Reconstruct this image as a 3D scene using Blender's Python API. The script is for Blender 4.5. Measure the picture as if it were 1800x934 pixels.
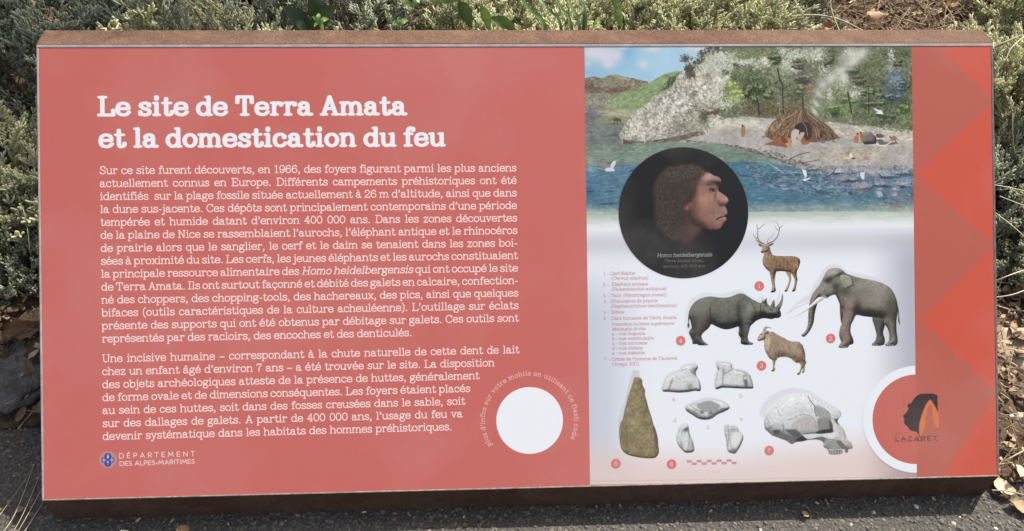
import bpy, bmesh, math, random
import numpy as np
from mathutils import Vector, Matrix
from mathutils.geometry import tessellate_polygon
R_ = math.radians
for o in list(bpy.data.objects): bpy.data.objects.remove(o)
scene = bpy.context.scene
# ------------------------------------------------------------ camera
CAM_POS = (-0.08583255616662548, -0.8801528463554759, 1.2384695917229251)
CAM_ROT = ((0.9989159609221813, 0.013366846672702277, -0.04458957753717476),
           (-0.0402483614946489, 0.7292650332800503, -0.6830465435327544),
           (0.023387441328869538, 0.6841007518232058, 0.7290124751628144))
cam = bpy.data.cameras.new('camera'); cam.lens = 29.0; cam.sensor_width = 36.0; cam.clip_start = .01; cam.clip_end = 500
co = bpy.data.objects.new('camera', cam); scene.collection.objects.link(co); scene.camera = co
co.matrix_world = Matrix([list(CAM_ROT[i]) + [CAM_POS[i]] for i in range(3)] + [[0, 0, 0, 1]])
# ------------------------------------------------------------ daylight
SUN = Vector((0.45, 0.47, 0.81)).normalized()
world = bpy.data.worlds.new('World'); scene.world = world; world.use_nodes = True
wn = world.node_tree.nodes; wl = world.node_tree.links; wn.clear()
sky = wn.new('ShaderNodeTexSky'); sky.sky_type = 'NISHITA'; sky.sun_disc = False
sky.sun_elevation = math.asin(SUN.z); sky.sun_rotation = math.atan2(SUN.x, SUN.y); sky.air_density = 1.0; sky.dust_density = 4.0; sky.ozone_density = .6
bg = wn.new('ShaderNodeBackground'); bg.inputs['Strength'].default_value = 0.125
wo = wn.new('ShaderNodeOutputWorld'); hs = wn.new('ShaderNodeHueSaturation'); hs.inputs['Saturation'].default_value = .55; wl.new(sky.outputs[0], hs.inputs['Color']); wl.new(hs.outputs[0], bg.inputs[0]); wl.new(bg.outputs[0], wo.inputs[0])
sl = bpy.data.lights.new('sun', 'SUN'); sl.energy = 4.9; sl.angle = R_(.55); sl.color = (1.0, .93, .80)
so = bpy.data.objects.new('sun', sl); scene.collection.objects.link(so); so.rotation_mode = 'QUATERNION'; so.rotation_quaternion = SUN.to_track_quat('Z', 'Y'); so.location = SUN * 8
vs = scene.view_settings; vs.view_transform = 'Standard'; vs.look = 'None'; vs.exposure = .95; vs.gamma = 1
scene.render.engine = 'CYCLES'; scene.cycles.max_bounces = 6
PRINT_GAIN, PRINT_HAZE = .70, 0.045       # ink reflectance from the printed colour values

# ---------------------------------------------------------------- flat print of the panel
# The print is computed here as a picture in memory (no file): colours as printed, laid out in panel millimetres.
PW, PH = 1.5, 0.6952911631392383            # printed sheet with its rim, metres
CAMC = np.array([-0.08583255616662548, -0.8801528463554759, 1.2384695917229251])
CAMR = np.array([[0.9989159609221813, 0.013366846672702277, -0.04458957753717476],
                 [-0.0402483614946489, 0.7292650332800503, -0.6830465435327544],
                 [0.023387441328869538, 0.6841007518232058, 0.7290124751628144]])
TILT = math.radians(43); ZC = 0.29709371651345384; FOC = 1450.0
PB = np.array([[1, 0, 0], [0, math.cos(TILT), -math.sin(TILT)], [0, math.sin(TILT), math.cos(TILT)]])
UN = 1680 / PW                               # print units per metre
S = 2                                        # texture pixels per print unit
TWD, THT = 1680 * S, int(PH * UN * S)
def to_panel(px, py):                        # point seen in the survey photo -> metres on the sheet
    d = CAMR @ np.array([(px - 900) / FOC, -(py - 467) / FOC, -1.0])
    o = PB.T @ (CAMC - np.array([0, 0, ZC])); d = PB.T @ d
    s = -o[2] / d[2]
    return o[0] + s * d[0], o[1] + s * d[1]
def T(px, py):                               # -> texture pixel (x right, y down)
    u, v = to_panel(px, py)
    return np.array([(u + PW / 2) * UN * S, (PH / 2 - v) * UN * S])
def TP(pts): return np.array([T(x, y) for x, y in pts])
IMG = None; CLIP = None
rng = np.random.default_rng(7)
def col(c): return np.array(c, np.float32) / 255.0
def noise(h, w, cell, seed, octaves=4, gain=.5, ax=1.0):
    r = np.random.default_rng(seed); out = np.zeros((h, w), np.float32); amp = 1; tot = 0
    for o in range(octaves):
        cy = max(cell / 2 ** o, 1.0); cx = cy * ax
        gh, gw = int(h / cy) + 3, int(w / cx) + 3
        g = r.random((gh, gw)).astype(np.float32)
        y = np.arange(h) / cy; x = np.arange(w) / cx
        yi = y.astype(int); xi = x.astype(int)
        fy = (y - yi)[:, None]; fx = (x - xi)[None, :]
        fy = fy * fy * (3 - 2 * fy); fx = fx * fx * (3 - 2 * fx)
        a = g[yi][:, xi]; b = g[yi][:, xi + 1]; c = g[yi + 1][:, xi]; d = g[yi + 1][:, xi + 1]
        out += amp * ((a * (1 - fx) + b * fx) * (1 - fy) + (c * (1 - fx) + d * fx) * fy); tot += amp; amp *= gain
    return (out / tot - .5) * 2
def win(P, pad):
    x0 = max(int(P[:, 0].min() - pad), 0); x1 = min(int(P[:, 0].max() + pad) + 1, TWD)
    y0 = max(int(P[:, 1].min() - pad), 0); y1 = min(int(P[:, 1].max() + pad) + 1, THT)
    return x0, x1, y0, y1
def grid(b):
    x0, x1, y0, y1 = b
    return np.meshgrid(np.arange(x0, x1) + .5, np.arange(y0, y1) + .5)
def sdf_poly(P, b):                          # positive inside
    X, Y = grid(b); X = X.astype(np.float32); Y = Y.astype(np.float32)
    D = np.full(X.shape, 1e9, np.float32); ins = np.zeros(X.shape, bool)
    n = len(P)
    for i in range(n):
        ax, ay = P[i]; bx, by = P[(i + 1) % n]
        ex, ey = bx - ax, by - ay; L = ex * ex + ey * ey + 1e-9
        t = np.clip(((X - ax) * ex + (Y - ay) * ey) / L, 0, 1)
        D = np.minimum(D, (X - ax - t * ex) ** 2 + (Y - ay - t * ey) ** 2)
        if ay != by:
            c = ((ay > Y) != (by > Y)) & (X < ex * (Y - ay) / ey + ax)
            ins ^= c
    D = np.sqrt(D)
    return np.where(ins, D, -D)
def spline(pts, closed=False, k=5):
    P = np.array(pts, float); n = len(P); out = []
    rngi = range(n) if closed else range(n - 1)
    for i in rngi:
        if closed: p0, p1, p2, p3 = P[i - 1], P[i], P[(i + 1) % n], P[(i + 2) % n]
        else: p0, p1, p2, p3 = P[max(i - 1, 0)], P[i], P[i + 1], P[min(i + 2, n - 1)]
        for j in range(k):
            t = j / k
            out.append(.5 * (2 * p1 + (p2 - p0) * t + (2 * p0 - 5 * p1 + 4 * p2 - p3) * t * t + (3 * p1 - p0 - 3 * p2 + p3) * t ** 3))
    if not closed: out.append(P[-1])
    return np.array(out)
def blend(b, a, c):
    x0, x1, y0, y1 = b
    R = IMG[y0:y1, x0:x1]; a = np.clip(a, 0, 1)
    if CLIP is not None: a = a * CLIP[y0:y1, x0:x1]
    a = a[..., None]
    IMG[y0:y1, x0:x1] = R * (1 - a) + (c if isinstance(c, np.ndarray) and c.ndim == 3 else col(c) if not isinstance(c, np.ndarray) else c) * a
def clip_to(*outlines, smooth=True, grow=0):
    """keep what follows inside these outlines"""
    global CLIP
    CLIP = None
    if not outlines: return
    M = np.zeros((THT, TWD), np.float32)
    for pts in outlines:
        P = TP(pts)
        if smooth: P = spline(P, True, 4)
        b = win(P, 3 + grow); M[b[2]:b[3], b[0]:b[1]] = np.maximum(M[b[2]:b[3], b[0]:b[1]], np.clip((sdf_poly(P, b) + grow) / 1.4 + .5, 0, 1))
    CLIP = M
def fill(pts, c, soft=1.0, alpha=1.0, smooth=False, rag=0, ragcell=8, seed=1, shift=(0, 0)):
    P = TP(pts) + np.array(shift) * S
    if smooth: P = spline(P, True)
    b = win(P, soft * 2 + rag + 2); d = sdf_poly(P, b)
    if rag: d = d + rag * noise(*d.shape, ragcell, seed, 3, .6)
    blend(b, np.clip(d / soft + .5, 0, 1) * alpha, c)
    return b, d
def line(pts, w, c, alpha=1.0, soft=1.2, smooth=True, taper=None):   # stroke, width in print units
    P = TP(pts)
    if smooth and len(P) > 2: P = spline(P, False, 4)
    b = win(P, w * S + soft * 2 + 2); X, Y = grid(b); A = np.zeros(X.shape, np.float32); n = len(P) - 1
    for i in range(n):
        ax, ay = P[i]; bx, by = P[i + 1]; ex, ey = bx - ax, by - ay; L = ex * ex + ey * ey + 1e-9
        t = np.clip(((X - ax) * ex + (Y - ay) * ey) / L, 0, 1)
        D = np.sqrt((X - ax - t * ex) ** 2 + (Y - ay - t * ey) ** 2)
        ww = w * S / 2
        if taper: ww = ww * (taper[0] + (taper[1] - taper[0]) * (i + t) / n)
        A = np.maximum(A, np.clip((ww - D) / soft + .5, 0, 1))
    blend(b, A * alpha, c)
def disc(cx, cy, r, c, soft=1.2, alpha=1.0, ry=None, rot=0):
    C0 = T(cx, cy); ry = ry or r
    b = win(C0[None], max(r, ry) * S + soft * 2 + 3); X, Y = grid(b)
    k = math.radians(rot); x = (X - C0[0]) * math.cos(k) + (Y - C0[1]) * math.sin(k); y = -(X - C0[0]) * math.sin(k) + (Y - C0[1]) * math.cos(k)
    q = np.sqrt((x / r / S) ** 2 + (y / ry / S) ** 2); d = (1 - q) * min(r, ry) * S
    blend(b, np.clip(d / soft + .5, 0, 1) * alpha, c)
def blob(cx, cy, rx, ry, c, alpha=.6, rot=0):                          # gaussian dab
    C0 = T(cx, cy); m = max(rx, ry) * S * 2.2
    b = win(C0[None], m); 
    if b[1] <= b[0] or b[3] <= b[2]: return
    X, Y = grid(b); k = math.radians(rot)
    x = (X - C0[0]) * math.cos(k) + (Y - C0[1]) * math.sin(k); y = -(X - C0[0]) * math.sin(k) + (Y - C0[1]) * math.cos(k)
    blend(b, np.exp(-((x / (rx * S)) ** 2 + (y / (ry * S)) ** 2)) * alpha, c)
def daubs(pts, pal, n, size, seed, ang=0, spread=180, aspect=2.0, alpha=.7, rag=0, jit=10, dens=None, margin=0):
    """n short brush strokes with colours of the palette, kept inside the outline"""
    r = np.random.default_rng(seed); P = TP(pts); b = win(P, 2); d = sdf_poly(P, b)
    if rag: d = d + rag * noise(*d.shape, 14, seed + 3, 3, .6)
    mask = np.clip(d - margin + .5, 0, 1)
    ok = np.argwhere(mask > .5)
    if not len(ok): return
    pick = ok[r.integers(0, len(ok), n)]
    x0, x1, y0, y1 = b; pal = np.array(pal, np.float32)
    for i in range(n):
        cy, cx = pick[i]; s = size * S * r.uniform(.5, 1.3); a = math.radians(ang + r.uniform(-spread, spread)); L = s * aspect
        m = int(L) + 2; ya, yb, xa, xb = max(cy - m, 0), min(cy + m, d.shape[0]), max(cx - m, 0), min(cx + m, d.shape[1])
        Y, X = np.mgrid[ya:yb, xa:xb]
        u = (X - cx) * math.cos(a) + (Y - cy) * math.sin(a); v = -(X - cx) * math.sin(a) + (Y - cy) * math.cos(a)
        q = (u / L) ** 2 + (v / s) ** 2
        A = np.clip((1 - q) * 1.8, 0, 1) * alpha * mask[ya:yb, xa:xb]
        c = (pal[r.integers(0, len(pal))] + r.uniform(-jit, jit)) / 255
        R = IMG[y0 + ya:y0 + yb, x0 + xa:x0 + xb]
        if CLIP is not None: A = A * CLIP[y0 + ya:y0 + yb, x0 + xa:x0 + xb]
        R += (c - R) * A[..., None]
def clump(x, y, rx, ry, pal, n, size, seed, ang=0, spread=90, aspect=1.7, alpha=.6, jit=12, rot=0):
    """a loose tuft of strokes, thinning outward"""
    r = np.random.default_rng(seed); C0 = T(x, y); pal = np.array(pal, np.float32); k = math.radians(rot)
    for i in range(n):
        g = r.normal(0, .5, 2); g = g / max(1, np.hypot(*g) / 1.15); gx, gy = g[0] * rx * S, g[1] * ry * S
        cx, cy = C0[0] + gx * math.cos(k) - gy * math.sin(k), C0[1] + gx * math.sin(k) + gy * math.cos(k)
        s = size * S * r.uniform(.5, 1.3); a = math.radians(ang + r.uniform(-spread, spread)); L = s * aspect; m = int(L) + 2
        xa, xb, ya, yb = max(int(cx) - m, 0), min(int(cx) + m, TWD), max(int(cy) - m, 0), min(int(cy) + m, THT)
        if xb <= xa or yb <= ya: continue
        Y, X = np.mgrid[ya:yb, xa:xb]; X = X - cx; Y = Y - cy
        u = X * math.cos(a) + Y * math.sin(a); v = -X * math.sin(a) + Y * math.cos(a)
        A = np.clip((1 - (u / L) ** 2 - (v / s) ** 2) * 1.8, 0, 1) * alpha
        if CLIP is not None: A = A * CLIP[ya:yb, xa:xb]
        R = IMG[ya:yb, xa:xb]; R += ((pal[r.integers(0, len(pal))] + r.uniform(-jit, jit)) / 255 - R) * A[..., None]
def inflate(pts, dark, mid, light, R=14, ldir=(-.45, -.6), smooth=True, nz=.12, seed=5, rag=0, ncell=10, ghost=None, ax=1.0, amb=.15):
    """a rounded, drawn body: outline filled with tones that follow its swell"""
    P = TP(pts)
    if smooth: P = spline(P, True, 4)
    if ghost:
        G = P + np.array(ghost) * S; bg = win(G, 6); dg = sdf_poly(G, bg); blend(bg, np.clip(dg / 4 + .5, 0, 1) * .5, (206, 208, 216))
    b = win(P, 3 + rag); d = sdf_poly(P, b)
    if rag: d = d + rag * noise(*d.shape, 6, seed + 9, 2, .6)
    Rp = R * S; h = np.sqrt(np.clip(1 - (1 - np.clip(d, 0, Rp) / Rp) ** 2, 0, 1)) * Rp * .8
    for _ in range(3):
        h = (h + np.roll(h, 2, 0) + np.roll(h, -2, 0) + np.roll(h, 2, 1) + np.roll(h, -2, 1)) / 5
    gy, gx = np.gradient(h); nzl = 1 / np.sqrt(gx ** 2 + gy ** 2 + 1)
    lz = .65; sh = (-gx * -ldir[0] * -1 + -gy * -ldir[1] * -1 + lz) * nzl
    sh = np.clip(sh, 0, 1.2) / 1.0 + nz * noise(*d.shape, ncell, seed, 4, .6, ax)
    sh = np.clip(sh, 0, 1)[..., None]
    D, M, L = col(dark), col(mid), col(light)
    c = np.where(sh < .5, D + (M - D) * sh * 2, M + (L - M) * (sh * 2 - 1)).astype(np.float32)
    blend(b, np.clip(d / 1.4 + .5, 0, 1), c)
    return b, d
def veins(pts, c, cell, thr, alpha, seed, smooth=True, ax=1.0, grain=0, gcell=3):
    """fine drawn cracks or wrinkles where a noise crosses zero, plus grain"""
    P = TP(pts)
    if smooth: P = spline(P, True, 4)
    b = win(P, 2); m = np.clip(sdf_poly(P, b) / 4, 0, 1); n = noise(*m.shape, cell, seed, 3, .55, ax); w = noise(*m.shape, cell * 3, seed + 1, 2)
    blend(b, np.clip(1 - np.abs(n) / thr, 0, 1) * m * alpha * np.clip(w * 2 + .6, 0, 1), c)
    if grain:
        x0, x1, y0, y1 = b; g = noise(*m.shape, gcell, seed + 2, 3, .7)[..., None] * grain * m[..., None]
        IMG[y0:y1, x0:x1] = np.clip(IMG[y0:y1, x0:x1] * (1 + g), 0, 1)
MARKS = []                                   # (name, outline on the sheet in metres, level)
def mark(name, pts, level, smooth=False):
    P = np.array([to_panel(x, y) for x, y in pts])
    if smooth: P = spline(P, True, 3)
    MARKS.append((name, P, level))
def ring(cx, cy, r, n=40): return [(cx + r * math.cos(a), cy + r * math.sin(a)) for a in np.linspace(0, 2 * math.pi, n + 1)[:-1]]
def Z(ox, oy, sc): return lambda *q: [(ox + q[i] / sc, oy + q[i + 1] / sc) for i in range(0, len(q), 2)]

# ---------------------------------------------------------------- lettering (own stroke font)
# P polyline, C smooth curve, E ellipse (cx cy rx ry), D dot, S thin serif x0 x1 y
FONT = {
'a': (10.2, "C 1.7 8 2.6 9.5 4.4 10 6.4 9.2 7 7.2|P 7 7.2 7 1.8|C 7 1.8 7.6 .2 9.6 .2|C 7 5.9 4.2 5.6 1.7 4.6 1 2.6 2 .6 4 0 6 .9 7 2.6|D 1.8 7.9"),
'b': (10.6, "P 1.9 0 1.9 14|S .3 1.9 14|E 5.7 5 3.8 5"),
'c': (9.4, "C 8 7.9 6.8 9.6 5 10 2.2 9 1 5 2.2 1 5.2 0 7.4 .8 8.7 2.6|D 7.9 7.8"),
'd': (10.8, "E 4.8 5 3.8 5|P 8.6 0 8.6 14|S 6.9 8.6 14|S 8.6 10.4 0"),
'e': (9.8, "P 1.1 5.3 8.7 5.3|C 8.7 5.3 8 8.7 5 10 2 8.7 1 5 2 1.2 5.2 0 7.6 .7 9 2.4"),
'f': (6.6, "P 2.9 0 2.9 11|C 2.9 11 3.5 13.4 5.3 14 6.8 13.3|D 6.7 12.9|S .8 5.8 10|S .9 5.2 0"),
'g': (9.8, "E 4.3 6.8 3.1 3.2|C 6.7 9 7.8 10.2 9.3 9.6|C 2.4 4.2 1.4 2.9 2.6 1.7 6.5 1.2 8.4 0 8.5 -2 7 -4 4.2 -4.4 1.6 -3.8 .8 -2.2 1.5 -.4 2.8 1.4"),
'h': (11, "P 2 0 2 14|S .3 2 14|S .4 3.7 0|C 2 7 3.6 9.3 5.8 10 8 9 8.8 6.5|P 8.8 6.5 8.8 0|S 7.2 10.5 0"),
'i': (5.4, "P 2.8 0 2.8 10|S .9 2.8 10|S .9 4.7 0|D 2.8 13.4"),
'j': (5.2, "P 3.2 10 3.2 -2|C 3.2 -2 2.4 -4.2 .2 -4.1|D .3 -3.8|S 1.2 3.2 10|D 3.2 13.4"),
'k': (10.6, "P 2 0 2 14|S .3 2 14|S .4 3.7 0|P 2 3.4 8.4 10|P 4.6 6 8.8 0|S 6.6 10 10|S 7.2 10.4 0"),
'l': (5.4, "P 2.8 0 2.8 14|S .9 2.8 14|S .9 4.7 0"),
'm': (16.2, "P 2 0 2 10|S .3 2 10|S .4 3.6 0|C 2 7 3.4 9.3 5.2 10 7.2 9 7.9 6.5|P 7.9 6.5 7.9 0|S 6.4 9.4 0|C 7.9 7 9.4 9.3 11 10 13 9 13.9 6.5|P 13.9 6.5 13.9 0|S 12.4 15.6 0"),
'n': (11, "P 2 0 2 10|S .3 2 10|S .4 3.7 0|C 2 7 3.6 9.3 5.8 10 8 9 8.8 6.5|P 8.8 6.5 8.8 0|S 7.2 10.5 0"),
'o': (10, "E 5 5 4 5"),
'p': (10.6, "P 1.9 10 1.9 -4.5|S .3 1.9 10|S .3 3.8 -4.5|E 5.7 5 3.8 5"),
'q': (10.4, "E 4.8 5 3.8 5|P 8.6 10 8.6 -4.5|S 6.7 10.3 -4.5"),
'r': (8.6, "P 2.6 0 2.6 10|S .8 2.6 10|S .8 4.7 0|C 2.6 6.8 4 9.2 6 10 7.7 9.3|D 7.6 8.8"),
's': (8.6, "C 7.2 8 6 9.7 4.2 10 2 9.3 1.5 7.5 3 5.8 5.5 4.8 7.5 3.4 7.3 1.2 5.5 .1 4 0 2 .6 1.2 2|P 7.3 9.4 7.3 7.4|P 1.1 .5 1.1 2.7"),
't': (7.4, "P 3 13 3 2|C 3 2 3.6 .2 5.2 0 6.7 .9 7 2.8|S .7 6.2 10"),
'u': (10.9, "S .3 2 10|P 2 10 2 3.4|C 2 3.4 2.8 .8 5 0 7.4 1 8.8 3.4|P 8.8 10 8.8 0|S 7 8.8 10|S 8.8 10.5 0"),
'v': (10, "P 1.7 10 5 0|P 5 0 8.3 10|S .3 3.6 10|S 6.6 9.8 10"),
'w': (14, "P 1.7 10 4.3 0|P 4.3 0 7 9|P 7 9 9.7 0|P 9.7 0 12.3 10|S .3 3.6 10|S 10.6 13.7 10"),
'x': (10, "P 1.8 10 8.2 0|P 8.2 10 1.8 0|S .5 3.4 10|S 6.8 9.4 10|S .4 3.4 0|S 6.8 9.6 0"),
'y': (10, "P 1.7 10 5.2 .8|C 8.4 10 5.2 .8 4.2 -2.2 3 -4.3 1.4 -4.2|D 1.5 -3.8|S .3 3.6 10|S 6.8 9.9 10"),
'z': (8.8, "P 1.4 8 1.4 10|P 1.4 10 7.6 10|P 7.6 10 1.2 0|P 1.2 0 7.8 0|P 7.8 0 7.8 2.2"),
'A': (13.2, "P 2.2 0 6.6 14|P 6.6 14 11 0|P 3.8 5 9.4 5|S .5 4.3 0|S 8.9 12.8 0"),
'B': (12.4, "P 2.6 0 2.6 14|C 2.6 14 7.5 14 10.2 12.6 10.2 8.8 7.6 7.4 2.6 7.4|C 7.4 7.4 11 6.4 11 1.4 7.6 0 2.6 0|S .6 2.6 14|S .6 2.6 0"),
'C': (12.4, "C 10.8 10.6 9 13.4 6.4 14 2.6 12 1.1 7 2.6 2 6.4 0 9.4 .8 11.3 3.2|P 11 13.6 11 10"),
'D': (13, "P 2.8 0 2.8 14|C 2.8 14 7.6 14 11 11.4 12 7 11 2.6 7.6 0 2.8 0|S .6 2.8 14|S .6 2.8 0"),
'E': (12.2, "P 2.8 0 2.8 14|P .7 14 10.6 14|P .7 0 11 0|P 10.6 14 10.6 11|P 11 0 11 3.2|P 2.8 7.2 7.4 7.2|P 7.4 8.6 7.4 5.8"),
'G': (13, "C 10.8 10.6 9 13.4 6.4 14 2.6 12 1.1 7 2.6 2 6.4 0 9.4 .6 11 3|P 11 0 11 6|S 8 12.6 6|P 11 13.6 11 10.4"),
'H': (14, "P 2.8 0 2.8 14|P 11.2 0 11.2 14|P 2.8 7.2 11.2 7.2|S .8 4.8 14|S .8 4.8 0|S 9.2 13.2 14|S 9.2 13.2 0"),
'I': (6.6, "P 3.3 0 3.3 14|S .8 5.8 14|S .8 5.8 0"),
'L': (11.4, "P 2.9 0 2.9 14|S .7 5.2 14|P .7 0 10.6 0|P 10.6 0 10.6 4"),
'M': (16, "P 2.8 0 2.8 14|P 2.8 14 8 3|P 8 3 13.2 14|P 13.2 14 13.2 0|S .8 2.8 14|S 13.2 15.2 14|S .8 4.8 0|S 11.2 15.2 0"),
'N': (13.6, "P 2.8 0 2.8 14|P 2.8 14 10.8 0|P 10.8 0 10.8 14|S .7 2.8 14|S .7 4.9 0|S 8.8 12.9 14"),
'P': (12, "P 2.8 0 2.8 14|C 2.8 14 8 14 10.8 12.6 10.8 8 8 6.6 2.8 6.6|S .7 2.8 14|S .7 5 0"),
'R': (13, "P 2.8 0 2.8 14|C 2.8 14 8 14 10.6 12.8 10.6 8.6 8 7.4 2.8 7.4|P 7.4 7.4 10.8 .4|S .7 2.8 14|S .7 5 0|S 10.4 12.8 0"),
'S': (10.8, "C 9 11.4 7.6 13.6 5.2 14 2.4 13 1.8 10.6 3.6 8.2 7 6.6 9.4 4.4 8.8 1.4 6.6 .2 5 0 2.4 .8 1.4 3|P 9.2 13.4 9.2 10.4|P 1.2 .6 1.2 3.8"),
'T': (12.6, "P 6.3 0 6.3 14|P 1.3 14 11.3 14|P 1.3 14 1.1 10.2|P 11.3 14 11.5 10.2|S 4 8.6 0"),
'U': (13.4, "P 2.8 14 2.8 5|C 2.8 5 3.6 1.2 6.8 0 10 1.2 10.8 5|P 10.8 5 10.8 14|S .8 4.8 14|S 9 12.6 14"),
'X': (12.6, "P 2.4 14 10.4 0|P 10.4 14 2.2 0|S .8 4.4 14|S 8.4 12 14|S .6 4.2 0|S 8.4 12.2 0"),
'0': (10.4, "E 5.2 7 4.1 7"), '1': (9, "P 4.8 0 4.8 14|P 4.8 14 2.4 12.4|S 2.2 7.4 0"),
'2': (10.4, "C 1.5 10.6 2.4 13.4 5 14 8 12.8 8.6 10 6.5 6.5 3.4 4 1.2 .4|P 1.2 0 9 0|P 9 0 9.2 2.6|D 1.9 10.6"),
'3': (10.2, "C 1.6 11.8 3 13.6 5 14 7.6 12.8 8 10.6 6.8 8 4.2 7.4|C 4.2 7.4 7.6 7 9 4 7.6 .8 4.8 0 2.4 .6 1.2 2.6|D 1.6 2.8"),
'4': (10.4, "P 6.8 0 6.8 14|P 6.8 14 1 4|P 1 4 9.4 4|S 4.8 8.8 0"),
'5': (10.2, "P 8 14 2.4 14|P 2.4 14 1.8 7.4|C 1.8 7.4 3.4 9 5.2 9.2 8 8 9 4.8 7.6 1 4.8 0 2.2 .8 1.2 2.6"),
'6': (10.4, "E 5.2 4.4 4 4.4|C 8.4 11.8 7.4 13.6 5.4 14 2.4 12 1.2 7 1.2 4.4|D 8.2 11.8"),
'7': (10, "P 1.4 11.4 1.4 14|P 1.4 14 8.8 14|C 8.8 14 6 9 4.6 5 4.4 0"),
'8': (10.2, "E 5.1 10.6 3.2 3.4|E 5.1 3.8 4 3.8"),
'9': (10.4, "E 5.2 9.6 4 4.4|C 2 2.2 3 .4 5 0 8 2 9.2 7 9.2 9.6|D 2.2 2.2"),
'.': (5, "D 2.5 .4"), ',': (5, "D 2.5 .6|C 2.8 .6 2.8 -1.4 1.4 -3"), ':': (5, "D 2.5 .6|D 2.5 8"),
'’': (4.4, "D 2.2 13.4|C 2.6 13.2 2.6 11.4 1.2 10"), '-': (6.4, "P 1.2 4.8 5.2 4.8"), '–': (9.6, "P .8 4.8 8.8 4.8"),
'(': (6, "C 5 15 2.4 12 1.5 6 2.4 0 5 -3"), ')': (6, "C 1 15 3.6 12 4.5 6 3.6 0 1 -3"), ' ': (5, ""),
}
SANS = {
'A': (11.6, "P 1 0 5.8 14|P 5.8 14 10.6 0|P 2.8 4.6 8.8 4.6"), 'D': (11.8, "P 1.6 0 1.6 14|C 1.6 14 6 14 9.6 11.6 10.6 7 9.6 2.4 6 0 1.6 0"),
'E': (9, "P 1.6 0 1.6 14|P 1.6 14 7.8 14|P 1.6 0 7.8 0|P 1.6 7.4 7.2 7.4"), 'P': (9.4, "P 1.6 0 1.6 14|C 1.6 14 5.6 14 8.2 12.6 8.2 8.4 5.6 7 1.6 7"),
'R': (10, "P 1.6 0 1.6 14|C 1.6 14 5.6 14 8.2 12.8 8.2 8.8 5.6 7.4 1.6 7.4|P 4.6 7.2 9 0"), 'T': (9.4, "P 4.7 0 4.7 14|P .6 14 8.8 14"),
'M': (13.6, "P 1.2 0 2.8 14|P 2.8 14 6.8 4|P 6.8 4 10.8 14|P 10.8 14 12.4 0"), 'N': (12, "P 1.6 0 1.6 14|P 1.6 14 10.2 0|P 10.2 0 10.2 14"),
'S': (8.6, "C 7.2 12.4 5.6 13.8 4.2 14 1.8 13 1.5 10.4 3 8 5.8 6.4 7.4 4 6.8 1.2 4.4 0 2.4 .4 1 1.8"), 'L': (8.4, "P 1.6 0 1.6 14|P 1.6 0 7.6 0"),
'I': (3.6, "P 1.8 0 1.8 14"), '-': (6, "P 1 5 5 5"), ' ': (5, ""), 'Z': (10, "P 1 14 8.6 14|P 8.6 14 1 0|P 1 0 9.4 0"),
'G': (11, "C 9.4 11.6 7.6 13.8 5.8 14 1.6 12 1 7 2 2 5.8 0 9.4 1.4 9.4 6.4|P 9.4 6.4 6 6.4"), 'O': (12, "E 6 7 4.9 7"), 'U': (11, "C 1.6 14 1.6 5 3 1 5.5 0 8 1 9.4 5 9.4 14"),
}
ACC = {'é': ('e', 0), 'è': ('e', 1), 'ê': ('e', 2), 'à': ('a', 1), 'â': ('a', 2), 'ô': ('o', 2), 'ç': ('c', 3), 'É': ('E', 4)}
_seg = {}
def segs(ch, font):
    key = (ch, id(font))
    if key in _seg: return _seg[key]
    base, acc = (ACC[ch] if ch in ACC else (ch, None))
    adv, s = font[base]; out = []            # (x0,y0,x1,y1,weight,kind)
    def poly(pts, w):
        for i in range(len(pts) - 1): out.append((*pts[i], *pts[i + 1], w))
    for part in s.split('|'):
        if not part.strip(): continue
        k, v = part.split()[0], [float(q) for q in part.split()[1:]]
        if k == 'P': poly([(v[i], v[i + 1]) for i in range(0, len(v), 2)], 1)
        elif k == 'C': poly([tuple(q) for q in spline([(v[i], v[i + 1]) for i in range(0, len(v), 2)], False, 3)], 1)
        elif k == 'E': poly([(v[0] + v[2] * math.cos(a), v[1] + v[3] * math.sin(a)) for a in np.linspace(0, 2 * math.pi, 19)], 1)
        elif k == 'S': out.append((v[0], v[2], v[1], v[2], .82))
        elif k == 'D': out.append((v[0], v[1], v[0], v[1], 1.55))
    cx = adv / 2 - .2
    if acc == 0: out.append((cx - .4, 11.8, cx + 1.6, 14.2, 1))
    if acc == 1: out.append((cx + .4, 11.8, cx - 1.6, 14.2, 1))
    if acc == 2: out += [(cx - 2, 12, cx, 14, .9), (cx, 14, cx + 2, 12, .9)]
    if acc == 3: out += [(5.2, 0, 5, -1.6, .9), (5, -1.6, 6.2, -2.6, .9), (6.2, -2.6, 4.6, -3.8, .9)]
    if acc == 4: out.append((cx - .4, 15.8, cx + 1.6, 18, 1))
    _seg[key] = (adv, np.array(out, float).reshape(-1, 5)); return _seg[key]
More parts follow.
